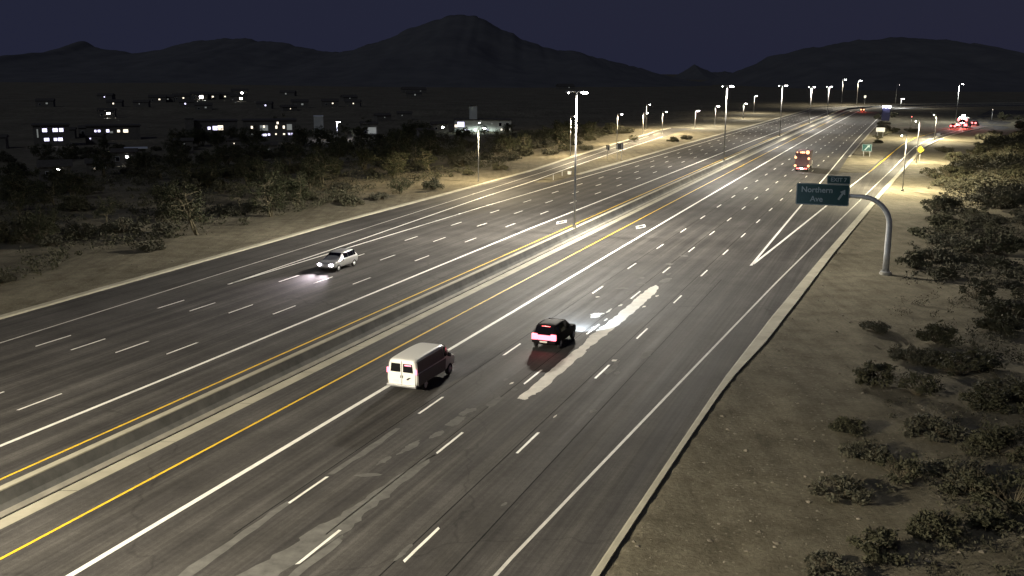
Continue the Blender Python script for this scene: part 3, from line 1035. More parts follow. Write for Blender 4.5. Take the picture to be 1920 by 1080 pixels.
MB().tube([(0, 0, 0.24), (0, 0, 0.31)], 0.46, 16).build('base_plate', M['steel'], sign)
for k in range(6):
    a = math.radians(60 * k + 30)
    MB().tube([(0.39 * math.cos(a), 0.39 * math.sin(a), 0.3), (0.39 * math.cos(a), 0.39 * math.sin(a), 0.42)], 0.03, 6).build('anchor_bolt', M['steel'], sign)
PW, PH = 4.75, 2.0
panel_c = (-6.05, -0.36, ARM_Z + 0.10)
panel = rounded_panel(PW, PH, 0.16, -0.04, 0.04).build('green_panel', M['sign_green'], sign)
panel.location = panel_c
b = frame_border(PW - 0.06, PH - 0.06, 0.15, 0.05, -0.045).build('panel_border', M['sign_white'], panel, flip_fix=False)
text_mesh('Northern', 0.72, M['sign_white'], panel, (-0.52, -0.047, 0.40), FRONT, thick=0.003)
text_mesh('Ave', 0.72, M['sign_white'], panel, (-0.52, -0.047, -0.45), FRONT, thick=0.003)
ar = MB()
a0, a1 = Vector((1.42, 0, -0.42)), Vector((1.98, 0, 0.52))
dv = (a1 - a0).normalized()
nv = Vector((-dv.z, 0, dv.x))
tipb = a1 - dv * 0.42
poly = [a0 - nv * .09, a0 + nv * .09, tipb + nv * .09, tipb + nv * .28, a1, tipb - nv * .28, tipb - nv * .09]
ar.v = [(p.x, -0.047, p.z) for p in poly]
ar.f = [(0, 1, 2, 6), (3, 4, 5), ]
ar.build('arrow', M['sign_white'], panel, flip_fix=False)
tab = rounded_panel(2.05, 0.76, 0.1, -0.04, 0.04).build('exit_number_tab', M['sign_green'], sign)
tab.location = (panel_c[0] + PW / 2 - 1.03, -0.36, panel_c[2] + PH / 2 + 0.40)
frame_border(2.0, 0.71, 0.09, 0.04, -0.045).build('panel_border', M['sign_white'], tab, flip_fix=False)
text_mesh('EXIT 7', 0.50, M['sign_white'], tab, (0, -0.047, 0), FRONT, thick=0.003)
for xx in (-2.0, -0.7, 0.7, 2.0):
    MB().box(panel_c[0] + xx - .05, panel_c[0] + xx + .05, -0.315, -0.15, panel_c[2] - 0.95, panel_c[2] + 0.95).build('panel_bracket', M['steel'], sign)


def post_sign(pos, rz, w, h, z0, m, label, posts=2, name='road_sign', facing=1, text=None, round_r=0.06, diamond=False, arrow=False):
    s = empty(name, (pos[0], pos[1], tz(*pos) - 0.05), rz)
    tag(s, label, 'road sign')
    xs = [0] if posts == 1 else [-w * 0.32, w * 0.32]
    for x in xs:
        MB().box(x - .05, x + .05, 0.03, 0.13, -0.2, z0 + h * 0.9).build('post', M['steel'], s)
    p = rounded_panel(w, h, round_r, -0.015, 0.015).build('panel', M[m], s)
    p.location = (0, 0, z0 + h / 2)
    if diamond:
        p.rotation_euler = (0, math.radians(45), 0)
    if text:
        frame_border(w - .06, h - .06, round_r, 0.05, -0.02).build('panel_border', M['sign_white'], p, flip_fix=False)
        for i, tx in enumerate(text):
            text_mesh(tx, h * 0.36, M['sign_white'], p, (0, -0.022, h * (0.22 - 0.44 * i) if len(text) > 1 else 0), FRONT, thick=0.002)
    if arrow:
        frame_border(w - .06, h - .06, round_r, 0.06, -0.02).build('panel_border', M['sign_white'], p, flip_fix=False)
        arr = MB()
        arr.v = [(-0.55, -.022, -0.5), (-0.35, -.022, -0.6), (0.25, -.022, 0.15), (0.5, -.022, 0.02), (0.55, -.022, 0.62), (-0.05, -.022, 0.42), (0.08, -.022, 0.3)]
        arr.f = [(0, 1, 2, 6), (2, 3, 4), (2, 4, 6), (6, 4, 5)]
        arr.build('arrow', M['sign_white'], p, flip_fix=False)
    return s


post_sign((79.9, 230.8), -H0, 2.1, 1.6, 1.25, 'sign_green', 'small green sign with white arrow standing on the sandy gore', arrow=True)
post_sign((107.2, 299.5), -H0, 2.4, 1.2, 1.8, 'sign_back', 'blank pale rectangular sign on two posts beyond the green sign')
post_sign((86.6, 217.3), -H0, 1.15, 1.15, 2.0, 'sign_yellow', 'yellow diamond warning sign right of the exit ramp', posts=1, diamond=True)
post_sign((119.2, 287.5), -H0, 1.0, 0.75, 1.4, 'sign_back', 'small white plate on the post at the curve of the exit ramp', posts=1)
post_sign((20.5, 220.3), math.pi - H0, 0.75, 1.0, 2.1, 'dark_steel', 'small dark sign seen from behind on a thin post beside the entrance ramp', posts=1)
post_sign((22.9, 219.0), math.pi - H0 + .1, 1.5, 1.3, 2.3, 'dark_steel', 'dark two-legged sign seen from behind on the sandy wedge', posts=2)
post_sign((212.1, 622.8), 0, 1.3, 1.6, 4.0, 'sign_back', 'tiny pale sign on the far edge of the bend', posts=1)
# tall dark blue panel with bright lights along its top
py = empty('lit_pylon', (145.1, 400.9, -0.07), -H0)
tag(py, 'dark blue roadside panel with bright white lights along its top', 'pylon')
MB().box(-1.5, 1.5, -0.2, 0.2, 0.4, 5.4).build('panel', M['sign_blue'], py)
MB().box(-1.3, -1.1, -0.1, 0.1, -0.2, 0.4).build('leg', M['dark_steel'], py)
MB().box(1.1, 1.3, -0.1, 0.1, -0.2, 0.4).build('leg', M['dark_steel'], py)
for i, x in enumerate((-1.0, 0.1, 1.1)):
    fl = bevel(MB().box(x - .45, x + .45, -0.75, -0.25, 5.5, 6.1).build('floodlight', M['lens'], py), 0.1)
    MB().box(x - .05, x + .05, -0.25, 0.0, 5.4, 5.8).build('bracket', M['dark_steel'], py)

# utility cabinet on the sandy wedge
cab = empty('utility_box', (10.4, 186.0, 0.0), -H0)
tag(cab, 'small white utility box on the sandy wedge beside the tallest lamp', 'utility box')
bevel(MB().box(-.3, .3, -.2, .2, 0, .5).build('cabinet', M['sign_back'], cab), 0.02)
bevel(MB().box(-.33, .33, -.23, .23, .5, .56).build('lid', M['pale_roof'], cab), 0.01)


def traffic_signal(pos, h, rz, label, arm=0.0, mats=('red_signal', 'black_plastic', 'black_plastic')):
    s = empty('traffic_signal', (pos[0], pos[1], -0.05), rz)
    tag(s, label, 'traffic signal')
    MB().tube([(0, 0, 0), (0, 0, h)], [0.12, 0.09], 10).build('pole', M['steel'], s, True)
    if arm:
        MB().tube([(0, 0, h - 0.2), (arm, 0, h + 0.1)], [0.08, 0.05], 8).build('mast_arm', M['steel'], s, True)
    hd = bevel(MB().box(arm - .22, arm + .22, -.3, -.08, h - 1.0, h + .25).build('signal_head', M['black_plastic'], s), 0.03)
    for i, m in enumerate(mats):
        z = h - 0.0 - i * 0.38
        MB().tube([(arm, -.31, z), (arm, -.37, z)], [0.15, 0.13], 12).build('signal_lens', M[m], hd)
    return s


traffic_signal((139.9, 361.2), 3.6, -H0, 'traffic signal showing red beside the exit ramp, left of the slim lamp', 0.0)
traffic_signal((195.0, 419.3), 4.2, -H0, 'lone traffic signal far right against the dark bank', 0.0, ('lit_warm', 'black_plastic', 'black_plastic'))
street_lamp((212.8, 566.8, 0), 5.0, [(TO_NB, 0.6, True)], 'small white light right of the dark blue panel', 300, COOL, 0.1, glow=3.2)

# ---------------------------------------------------------------- vehicles (local +y is forward, origin on the ground at the middle)
def section(y, w, zb, zm, zbelt, wroof, ztop):
    """closed loop: bottom, flank, shoulder, pillar, roof, mirrored"""
    half = [(w * 0.82, zb), (w * 0.97, zb + 0.10), (w, zm), (w * 0.985, zbelt - 0.05), (w * 0.955, zbelt), (wroof + (w * 0.955 - wroof) * 0.12, ztop - (ztop - zbelt) * 0.16), (wroof * 0.86, ztop - (ztop - zbelt) * 0.02), (wroof * 0.45, ztop)]
    return [(x, y, z) for x, z in half] + [(-x, y, z) for x, z in reversed(half)]


def wheel(parent, x, y, r=0.33, w=0.22):
    s = 1 if x > 0 else -1
    prof = [(r * 0.62, 0), (r * 0.9, 0), (r, 0.04), (r, w - 0.04), (r * 0.9, w), (r * 0.62, w)]
    loops = []
    n = 20
    for k in range(n + 1):
        a = 2 * math.pi * k / n
        loops.append([(x - s * q, y + rr * math.cos(a), r + rr * math.sin(a)) for rr, q in prof])
    t = MB().loft(loops, cap=False).build('wheel', M['rubber'], parent, True)
    mb = MB()
    mb.tube([(x - s * 0.03, y, r), (x - s * 0.10, y, r)], [r * 0.62, r * 0.62], 18)
    for k in range(5):
        a = 2 * math.pi * k / 5
        mb.tube([(x - s * 0.02, y, r), (x - s * 0.02, y + r * 0.58 * math.cos(a), r + r * 0.58 * math.sin(a))], [0.04, 0.03], 6)
    mb.build('rim', M['rim'], t)
    return t


def panel4(name, pts, m, parent, thick=0.012):
    """thin glass or lamp panel from a ring of points, thickened along its normal"""
    P = [Vector(p) for p in pts]
    c = sum(P, Vector()) / len(P)
    nrm = (P[1] - P[0]).cross(P[-1] - P[0]).normalized()
    if nrm.dot(Vector((c.x, c.y * 0.5, max(c.z - 0.9, 0)))) < 0:
        nrm = -nrm
    mb = MB()
    n = len(P)
    mb.v = [tuple(p + nrm * thick) for p in P] + [tuple(p - nrm * 0.01) for p in P]
    mb.f = [tuple(range(n)), tuple(range(2 * n - 1, n - 1, -1))] + [(i, (i + 1) % n, n + (i + 1) % n, n + i) for i in range(n)]
    return mb.build(name, M[m], parent)


def inset(a, b, c, d, m0=0.06, m1=0.06, n0=0.08, n1=0.08):
    """shrink the quad a-b-c-d (a-b bottom edge, d-c top edge)"""
    a, b, c, d = map(Vector, (a, b, c, d))

    def q(u, v):
        return a.lerp(b, u).lerp(d.lerp(c, u), v)
    return [q(m0, n0), q(1 - m1, n0), q(1 - m1, 1 - n1), q(m0, 1 - n1)]


def spot(parent, loc, target, watts, angle, color, size=0.12, blend=1.0):
    ld = bpy.data.lights.new('headlight_beam', 'SPOT')
    ld.energy = watts
    ld.spot_size = math.radians(angle)
    ld.spot_blend = blend
    ld.color = color
    ld.shadow_soft_size = size
    o = link('headlight_beam', ld, parent, loc)
    d = Vector(target) - Vector(loc)
    o.rotation_euler = d.to_track_quat('-Z', 'Y').to_euler()
    return o


def vehicle(name, pos, rz, st, paint, label, category, side_windows, front_back, wheels, wr):
    v = empty(name, (pos[0], pos[1], 0.006), rz)
    tag(v, label, category)
    body = MB().loft([section(*s) for s in st]).build('body', M[paint], v, True)
    sub = body.modifiers.new('smooth', 'SUBSURF')
    sub.levels = sub.render_levels = 2
    for e in body.data.edges:
        pass
    for y in wheels:
        for s in (-1, 1):
            w = st[len(st) // 2][1]
            wheel(v, s * (w + 0.01), y, wr)
    S = {i: section(*s) for i, s in enumerate(st)}
    for i, j in side_windows:
        a, b = S[i], S[j]
        for k in (0, 1):
            lo, hi = (4, 5) if k == 0 else (11, 10)
            panel4('side_window', inset(a[lo], b[lo], b[hi], a[hi], 0.04, 0.04, 0.10, 0.02), 'glass', v, 0.02)
    for i, j, nm in front_back:
        a, b = S[i], S[j]
        lo_l, lo_r = Vector(a[12]), Vector(a[3])
        lo_l.z = lo_r.z = st[i][4] + 0.02 if nm == 'windscreen' or True else 0
        hi_l, hi_r = Vector(b[10]), Vector(b[5])
        lo_l.x, lo_r.x = a[11][0] * 0.92, a[4][0] * 0.92
        hi_l.x, hi_r.x = b[10][0] * 0.94, b[5][0] * 0.94
        hi_l.z = hi_r.z = st[j][6] - 0.05
        panel4(nm, inset(lo_l, lo_r, hi_r, hi_l, 0.04, 0.04, 0.06, 0.06), 'glass', v, 0.035)
    return v


def light_box(name, parent, m, x0, x1, y0, y1, z0, z1, bw=0.02):
    return bevel(MB().box(x0, x1, y0, y1, z0, z1).build(name, M[m], parent), bw)


# --- white van astride the carpool line
p = W(58.9, 1.45)
van_st = [(-2.75, 0.94, 0.52, 0.85, 1.22, 0.80, 1.98), (-2.70, 0.99, 0.42, 0.85, 1.24, 0.86, 2.06), (-1.5, 1.0, 0.36, 0.85, 1.25, 0.88, 2.10), (0.0, 1.0, 0.36, 0.85, 1.25, 0.88, 2.11), (1.0, 1.0, 0.36, 0.85, 1.25, 0.86, 2.08),
          (1.45, 1.0, 0.36, 0.85, 1.24, 0.82, 1.98), (2.05, 0.99, 0.38, 0.83, 1.20, 0.86, 1.30), (2.5, 0.97, 0.40, 0.8, 1.08, 0.84, 1.13), (2.75, 0.90, 0.45, 0.72, 0.95, 0.78, 1.0)]
van = vehicle('van', p, -HEAD(60), van_st, 'van_white', 'white van straddling the thick carpool line, seen from behind', 'van',
              [(4, 5)], [(6, 5, 'windscreen')], (-1.65, 1.75), 0.37)
for s in (-1, 1):
    panel4('rear_window', [(s * 0.09, -2.765, 1.30), (s * 0.72, -2.765, 1.30), (s * 0.66, -2.755, 1.80), (s * 0.09, -2.755, 1.80)], 'glass', van, 0.02)
    dr = MB().box(*sorted((s * 0.015, s * 0.86)), -2.775, -2.755, 0.55, 1.22).build('rear_door', M['van_white'], van)
    bevel(dr, 0.03)
    MB().box(s * 0.07 - 0.02, s * 0.07 + 0.02, -2.80, -2.775, 0.95, 1.10).build('handle', M['black_plastic'], dr)
    light_box('tail_light', van, 'tail', s * 0.90 - 0.065, s * 0.90 + 0.065, -2.80, -2.70, 1.20, 1.52)
    light_box('headlight', van, 'head', s * 0.66 - .14, s * 0.66 + .14, 2.68, 2.80, 0.72, 0.88)
    MB().box(*sorted((s * 1.0, s * 1.22)), 1.35, 1.45, 1.28, 1.52).build('door_mirror', M['black_plastic'], van)
for s in (-1, 1):  # added grey sheets: shade painted over the van's white sides
    panel4('side_shade_sheet', [(s * 1.0, -2.62, 0.50), (s * 1.0, 1.05, 0.50), (s * 1.0, 1.15, 1.20), (s * 1.0, -2.64, 1.20)], 'van_side_shade', van, 0.012)
    panel4('upper_side_shade_sheet', [(s * 0.965, -2.62, 1.28), (s * 0.965, 0.95, 1.28), (s * 0.885, 0.85, 1.90), (s * 0.885, -2.60, 1.90)], 'van_side_shade', van, 0.02)
light_box('brake_light', van, 'tail', 0.18, 0.62, -2.79, -2.75, 1.68, 1.76)
light_box('rear_bumper', van, 'chrome', -0.95, 0.95, -2.88, -2.70, 0.42, 0.56, 0.03)
light_box('licence_plate', van, 'plate', -0.55, -0.22, -2.79, -2.77, 0.66, 0.82, 0.005)
em = MB()
em.v = [(0.28, -2.782, 0.86), (0.42, -2.782, 0.84), (0.50, -2.782, 0.93), (0.62, -2.782, 1.02), (0.46, -2.782, 1.01), (0.36, -2.782, 0.95)]
em.f = [(0, 1, 2, 5), (2, 3, 4, 5)]
em.build('door_emblem', M['black_plastic'], van, flip_fix=False)
MB().box(-0.012, 0.012, -2.768, -2.75, 0.55, 1.95).build('door_seam', M['black_plastic'], van)

# --- dark sport utility car braking in the next lane
p = W(68.0, 5.95)
suv_st = [(-2.3, 0.80, 0.48, 0.70, 0.98, 0.66, 1.02), (-2.25, 0.89, 0.36, 0.70, 1.02, 0.70, 1.10), (-1.85, 0.92, 0.30, 0.72, 1.05, 0.66, 1.60), (-1.4, 0.93, 0.28, 0.72, 1.05, 0.68, 1.67), (-0.4, 0.93, 0.28, 0.72, 1.04, 0.69, 1.68), (0.35, 0.93, 0.28, 0.72, 1.02, 0.66, 1.62),
          (1.15, 0.93, 0.28, 0.72, 1.0, 0.72, 1.06), (1.8, 0.91, 0.30, 0.68, 0.93, 0.74, 0.98), (2.2, 0.86, 0.34, 0.62, 0.82, 0.70, 0.86), (2.32, 0.76, 0.40, 0.58, 0.72, 0.60, 0.75)]
suv = vehicle('car', p, -HEAD(68), suv_st, 'car_black', 'black car with glowing red brake lights beside the pale concrete strip', 'car',
              [(2, 3), (3, 4), (4, 5)], [(6, 5, 'windscreen'), (1, 2, 'rear_window')], (-1.45, 1.4), 0.34)
for s in (-1, 1):
    light_box('brake_light', suv, 'brake_hot', s * 0.66 - .21, s * 0.66 + .21, -2.38, -2.2, 0.70, 1.12, 0.06)
    light_box('headlight', suv, 'head', s * 0.62 - .15, s * 0.62 + .15, 2.18, 2.30, 0.62, 0.76)
    MB().box(*sorted((s * 0.93, s * 1.12)), 0.55, 0.7, 1.02, 1.16).build('door_mirror', M['car_black'], suv)
light_box('brake_light', suv, 'brake', -0.30, 0.30, -1.90, -1.84, 1.52, 1.57)
light_box('tailgate_light_bar', suv, 'brake_hot', -0.44, 0.44, -2.37, -2.25, 0.71, 1.04, 0.03)
light_box('rear_bumper', suv, 'car_black', -0.84, 0.84, -2.40, -2.2, 0.50, 0.68, 0.05)
light_box('licence_plate', suv, 'plate', -0.26, 0.26, -2.415, -2.39, 0.55, 0.66, 0.005)
ld = bpy.data.lights.new('brake_glow', 'AREA')
ld.shape = 'RECTANGLE'
ld.size, ld.size_y, ld.energy, ld.color = 1.5, 0.2, 4.5, (1.0, 0.10, 0.10)
gl_o = link('brake_glow', ld, suv, (0, -2.46, 0.9))
gl_o.rotation_euler = (math.radians(55), 0, math.radians(180))
ld.spread = math.radians(110)
for s in (-1, 1):
    spot(suv, (s * 0.62, 2.36, 0.70), (s * 1.5 + 0.6, 24, 0.30), 10500, 74, (0.72, 0.86, 1.0))

# --- silver car coming towards the camera on the far carriageway
p = W(94.6, -21.75)
sed = vehicle('car', p, math.pi - HEAD(94), suv_st, 'car_silver', 'pale silver car with bright headlights coming the other way on the far carriageway', 'car',
              [(2, 3), (3, 4), (4, 5)], [(6, 5, 'windscreen'), (1, 2, 'rear_window')], (-1.45, 1.4), 0.34)
for s in (-1, 1):
    light_box('headlight', sed, 'head', s * 0.62 - .19, s * 0.62 + .19, 2.16, 2.36, 0.60, 0.80, 0.05)
    light_box('tail_light', sed, 'tail', s * 0.66 - .14, s * 0.66 + .14, -2.32, -2.2, 0.74, 0.86)
    MB().box(*sorted((s * 0.91, s * 1.08)), 0.6, 0.72, 0.94, 1.06).build('door_mirror', M['car_silver'], sed)
    spot(sed, (s * 0.60, 2.40, 0.62), (s * 1.0 + 0.4, 19, 0.25), 4200, 64, (1.0, 0.86, 0.95))
MB().box(-0.4, 0.4, 2.30, 2.36, 0.36, 0.46).build('grille', M['black_plastic'], sed)

# --- box truck far ahead outlined in amber marker lights
p = W(196.5, 9.0)
tr = empty('box_truck', (p.x, p.y, 0.006), -HEAD(195))
tag(tr, 'box truck outlined in amber marker lights far ahead in the middle lanes', 'truck')
bevel(MB().box(-1.27, 1.27, -3.4, 2.6, 1.0, 3.75).build('cargo_box', M['truck_body'], tr), 0.04)
for s in (-1, 1):
    bevel(MB().box(*sorted((s * 0.03, s * 1.18)), -3.43, -3.40, 1.12, 3.45).build('rear_door', M['truck_body'], tr), 0.01)
cabm = MB().loft([[(-1.15, y, 0.6), (1.15, y, 0.6), (1.15, y, 1.5), (wr2, y, zt), (-wr2, y, zt), (-1.15, y, 1.5)] for y, wr2, zt in ((2.65, 1.0, 2.9), (3.9, 0.98, 2.85), (4.5, 1.05, 1.75), (5.3, 1.0, 1.55))])
bevel(cabm.build('cab', M['van_white'], tr), 0.06)
MB().box(-1.1, 1.1, -3.3, 5.0, 0.62, 0.95).build('chassis', M['black_plastic'], tr)
light_box('rear_bumper', tr, 'dark_steel', -1.2, 1.2, -3.5, -3.35, 0.45, 0.75)
for y in (-2.2, 4.2):
    for s in (-1, 1):
        wheel(tr, s * 1.2, y, 0.48, 0.3)
for x, z, r in ((-0.95, 3.62, .12), (-0.3, 3.62, .15), (0.0, 3.62, .19), (0.3, 3.62, .18), (0.95, 3.66, .34), (-1.2, 2.65, .22), (1.2, 2.5, .22), (-1.2, 1.1, .22), (1.2, 1.1, .22)):
    MB().tube([(x, -3.45, z), (x, -3.52, z)], [r, r * .8], 12).build('marker_light', M['amber'], tr)
for s in (-1, 1):
    for x in (0.55, 0.85):
        MB().tube([(s * x, -3.5, 0.6), (s * x, -3.57, 0.6)], [.13, .10], 12).build('tail_light', M['red_flash'], tr)
light_box('plate_light', tr, 'lens', -0.22, 0.22, -3.56, -3.5, 0.52, 0.70)


# --- vehicles waiting at the end of the exit ramp
def small_car(pos, rz, label, tail='red_flash', head=False, paint='car_black', scale=1.0, van_like=False):
    st = suv_st
    v = vehicle('car', pos, rz, st, paint, label, 'car', [(2, 3), (3, 4), (4, 5)], [(6, 5, 'windscreen'), (1, 2, 'rear_window')], (-1.45, 1.4), 0.34)
    v.scale = (scale,) * 3
    for s in (-1, 1):
        light_box('brake_light', v, tail, s * 0.62 - .34, s * 0.62 + .34, -2.38, -2.2, 0.66, 1.2, 0.1)
        light_box('headlight', v, 'head', s * 0.62 - .15, s * 0.62 + .15, 2.18, 2.30, 0.62, 0.76)
    ld = bpy.data.lights.new('brake_glow', 'AREA')
    ld.shape = 'RECTANGLE'
    ld.size, ld.size_y, ld.energy, ld.color = 1.5, 0.3, 420, (1.0, 0.08, 0.05)
    g = link('brake_glow', ld, v, (0, -2.5, 0.9))
    g.rotation_euler = (math.radians(90), 0, math.radians(180))
    return v


small_car((151.2, 352.0), -0.62, 'dark car stopped with red brake lights at the end of the exit ramp')
pk = empty('emergency_vehicle', (157.6, 358.8, -0.01), -0.62)
pk.scale = (1.2, 1.2, 1.2)
tag(pk, 'tall boxy vehicle with glaring red and white lights stopped right of the dark car', 'truck')
bevel(MB().box(-1.2, 1.2, -3.2, 1.4, 0.7, 2.9).build('box_body', M['van_white'], pk), 0.06)
cab2 = MB().loft([[(-1.0, y, .5), (1.0, y, .5), (1.0, y, 1.3), (w2, y, z2), (-w2, y, z2), (-1.0, y, 1.3)] for y, w2, z2 in ((1.4, .88, 2.1), (2.4, .86, 2.1), (3.0, .95, 1.35), (4.1, .92, 1.15))])
bevel(cab2.build('cab', M['van_white'], pk), 0.05)
for s in (-1, 1):
    bevel(MB().box(*sorted((s * 0.03, s * 0.95)), -3.23, -3.2, 0.8, 2.4).build('rear_door', M['car_black'], pk), 0.01)
    panel4('rear_window', [(s * .2, -3.24, 1.6), (s * .8, -3.24, 1.6), (s * .8, -3.24, 2.2), (s * .2, -3.24, 2.2)], 'glass', pk)
    light_box('brake_light', pk, 'red_flash', s * 0.95 - .42, s * 0.95 + .42, -3.34, -3.2, 0.55, 1.25, 0.12)
    light_box('warning_light', pk, 'red_flash', s * 1.05 - .35, s * 1.05 + .35, -3.32, -3.2, 2.05, 2.65, 0.12)
    light_box('work_light', pk, 'lens', s * 0.55 - .35, s * 0.55 + .35, -3.3, -3.2, 2.72, 3.1, 0.1)
light_box('roof_light', pk, 'lens', -.4, .4, -2.4, -2.0, 3.1, 3.7, 0.1)
light_box('work_light', pk, 'lens', -.4, .4, -3.32, -3.2, 1.3, 1.55, 0.05)
light_box('rear_bumper', pk, 'dark_steel', -1.15, 1.15, -3.4, -3.2, 0.35, 0.55)
for y in (-2.0, 2.6):
    for s in (-1, 1):
        wheel(pk, s * 1.12, y, 0.42)
ld = bpy.data.lights.new('warning_glow', 'AREA')
ld.shape = 'RECTANGLE'
ld.size, ld.size_y, ld.energy, ld.color = 2.2, 1.5, 1500, (1.0, 0.10, 0.06)
g = link('warning_glow', ld, pk, (0, -3.5, 1.6))
g.rotation_euler = (math.radians(80), 0, math.radians(180))
small_car((168.5, 375.0), -0.62, 'second stopped car ahead of the pickup, one brake light showing')
small_car(tuple(W(508, 2.0))[:2], -HEAD(505), 'tiny car far up the freeway near the bend', tail='amber')

# ---------------------------------------------------------------- plants
def leaf_cluster(mb, c, rad, n, size, rng):
    d = rng.normal(size=(n, 3))
    d /= np.linalg.norm(d, axis=1)[:, None]
    r = rad * rng.random(n) ** 0.45
    P = np.array(c) + d * r[:, None] * np.array([1, 1, 0.8])
    a = rng.normal(size=(n, 3))
    a /= np.linalg.norm(a, axis=1)[:, None]
    b = np.cross(a, rng.normal(size=(n, 3)))
    b /= np.linalg.norm(b, axis=1)[:, None]
    s = size * (0.5 + rng.random(n))
    base = len(mb.v)
    q = np.stack([P - a * s[:, None], P + b * (s * .45)[:, None], P + a * s[:, None], P - b * (s * .45)[:, None]], 1).reshape(-1, 3)
    mb.v += [tuple(x) for x in q]
    mb.f += [(base + 4 * i, base + 4 * i + 1, base + 4 * i + 2, base + 4 * i + 3) for i in range(n)]


def shrub_meshes(seed, m, leaf=0.06, clumps=30, per=85, spread=1.0, flat=0.62):
    """unit shrub: about 1 m radius, 1 m tall"""
    rng = np.random.default_rng(seed)
    crown, stem = MB(), MB()
    for k in range(clumps):
        a = rng.random() * 2 * math.pi
        r = math.sqrt(rng.random()) * 0.85 * spread
        z = 0.10 + flat * 1.15 * math.sqrt(max(0.05, 1 - (r / spread) ** 2)) * (0.2 + 0.8 * rng.random())
        c = (r * math.cos(a), r * math.sin(a), z)
        leaf_cluster(crown, c, 0.16 + 0.16 * rng.random(), per, leaf, rng)
        mid = (c[0] * .45 + rng.normal() * .04, c[1] * .45 + rng.normal() * .04, z * .55)
        stem.tube([(rng.normal() * .05, rng.normal() * .05, -0.08), mid, c], [0.022, 0.014, 0.006], 4, cap=False)
        for _ in range(3):
            e = np.array(c) + rng.normal(size=3) * 0.22 + np.array([0, 0, .06])
            stem.tube([mid, tuple(e)], [0.010, 0.003], 3, cap=False)
    return crown.mesh('foliage', M[m], False, False), stem.mesh('stems', M['twig'], False, False)


def tree_meshes(seed, h=5.0, leaf=0.10, limbs=4, per=46):
    rng = np.random.default_rng(seed)
    crown, trunk = MB(), MB()
    for k in range(limbs):
        a = 2 * math.pi * (k + rng.random() * .7) / limbs
        lean = 0.16 + 0.14 * rng.random()
        pts = [np.array([0.06 * math.cos(a), 0.06 * math.sin(a), -0.15])]
        d = np.array([math.cos(a) * lean, math.sin(a) * lean, 1.0])
        for i in range(5):
            d = d + rng.normal(size=3) * np.array([.22, .22, .08])
            d /= np.linalg.norm(d)
            pts.append(pts[-1] + d * h * 0.155)
        r0 = h * 0.022 * (0.8 + .5 * rng.random())
        trunk.tube([tuple(x) for x in pts], [r0 * (1 - .15 * i) for i in range(6)], 7)
        for i in range(2, 6):
            for _ in range(3):
                b = rng.normal(size=3) * np.array([1, 1, .45]) + np.array([math.cos(a) * .6, math.sin(a) * .6, .35])
                b /= np.linalg.norm(b)
                e = pts[i] + b * h * (0.16 + .16 * rng.random())
                m2 = (pts[i] + e) / 2 + rng.normal(size=3) * .08
                trunk.tube([tuple(pts[i]), tuple(m2), tuple(e)], [r0 * .42, r0 * .26, r0 * .1], 5, cap=False)
                for _ in range(2):
                    c = e + rng.normal(size=3) * h * 0.055
                    leaf_cluster(crown, c, h * (0.075 + .05 * rng.random()), per, leaf, rng)
                    for _ in range(3):
                        tw = c + rng.normal(size=3) * h * .06
                        trunk.tube([tuple(e), tuple(tw)], [0.012, 0.004], 3, cap=False)
    return crown.mesh('crown', M['leaf_c'], False, False), trunk.mesh('trunk', M['bark'], False, False)


SHRUBS = [shrub_meshes(1, 'leaf_a'), shrub_meshes(2, 'leaf_b', 0.06, 30, 70), shrub_meshes(3, 'leaf_a', 0.085, 22, 60, 1.0, 0.8), shrub_meshes(4, 'leaf_b', 0.07, 34, 50, 1.15, 0.5), shrub_meshes(5, 'leaf_a', 0.07, 18, 55, 0.9, 0.9)]
TREES = [tree_meshes(11), tree_meshes(12, limbs=3), tree_meshes(13, limbs=5, per=40), tree_meshes(14, limbs=2, per=34)]
prnd = random.Random(5)


def bank_label(x, y, s):
    size = 'small' if s < 1.25 else ('middling' if s < 1.75 else 'large')
    zone = ('on the gravel at the bottom right corner' if y < 46 else 'on the bank below the fallen line of shade' if y < 66
            else 'on the bank level with the exit sign post' if y < 112 else 'on the dark bank beside the exit ramp lamps' if y < 200
            else 'on the rising bank near the stopped traffic')
    side = 'nearer the kerb' if road_offset(x, y) - lerp(CURB_R_IN, y) < 18 else 'farther from the kerb'
    return '%s dark bush %s, %s' % (size, zone, side)


def scrub_label(kind, x, y, s):
    size = 'small' if s < (1.9 if kind == 'shrub' else 4.4) else 'large'
    zone = ('at the far left behind the gravel verge' if x < -60 and y < 170 else 'behind the pale forked tree' if y < 170
            else 'in the dark hollow before the lit houses' if x < -60 else 'in the dark hollow below the church')
    return '%s dark %s %s' % (size, 'bush' if kind == 'shrub' else 'tree', zone)


def plant(kind, idx, x, y, s, label, group=None, sz=None, rz=None, name=None):
    crown, stem = (SHRUBS if kind == 'shrub' else TREES)[idx]
    e = empty(name or ((('creosote_bush', 'brittlebush', 'creosote_bush', 'brittlebush', 'narrow_creosote_bush')[idx]) if kind == 'shrub' else 'palo_verde_tree'), (x, y, tz(x, y)), prnd.uniform(0, 6.28) if rz is None else rz)  # the last variant is creosote too, only narrower
    f = s if kind == 'shrub' else s / 5.0
    e.scale = (f, f, (sz or 1.0) * f)
    link('foliage' if kind == 'shrub' else 'crown', crown, e)
    link('stem' if kind == 'shrub' else 'trunk', stem, e)
    tag(e, label, 'shrub' if kind == 'shrub' else 'tree', group)
    return e


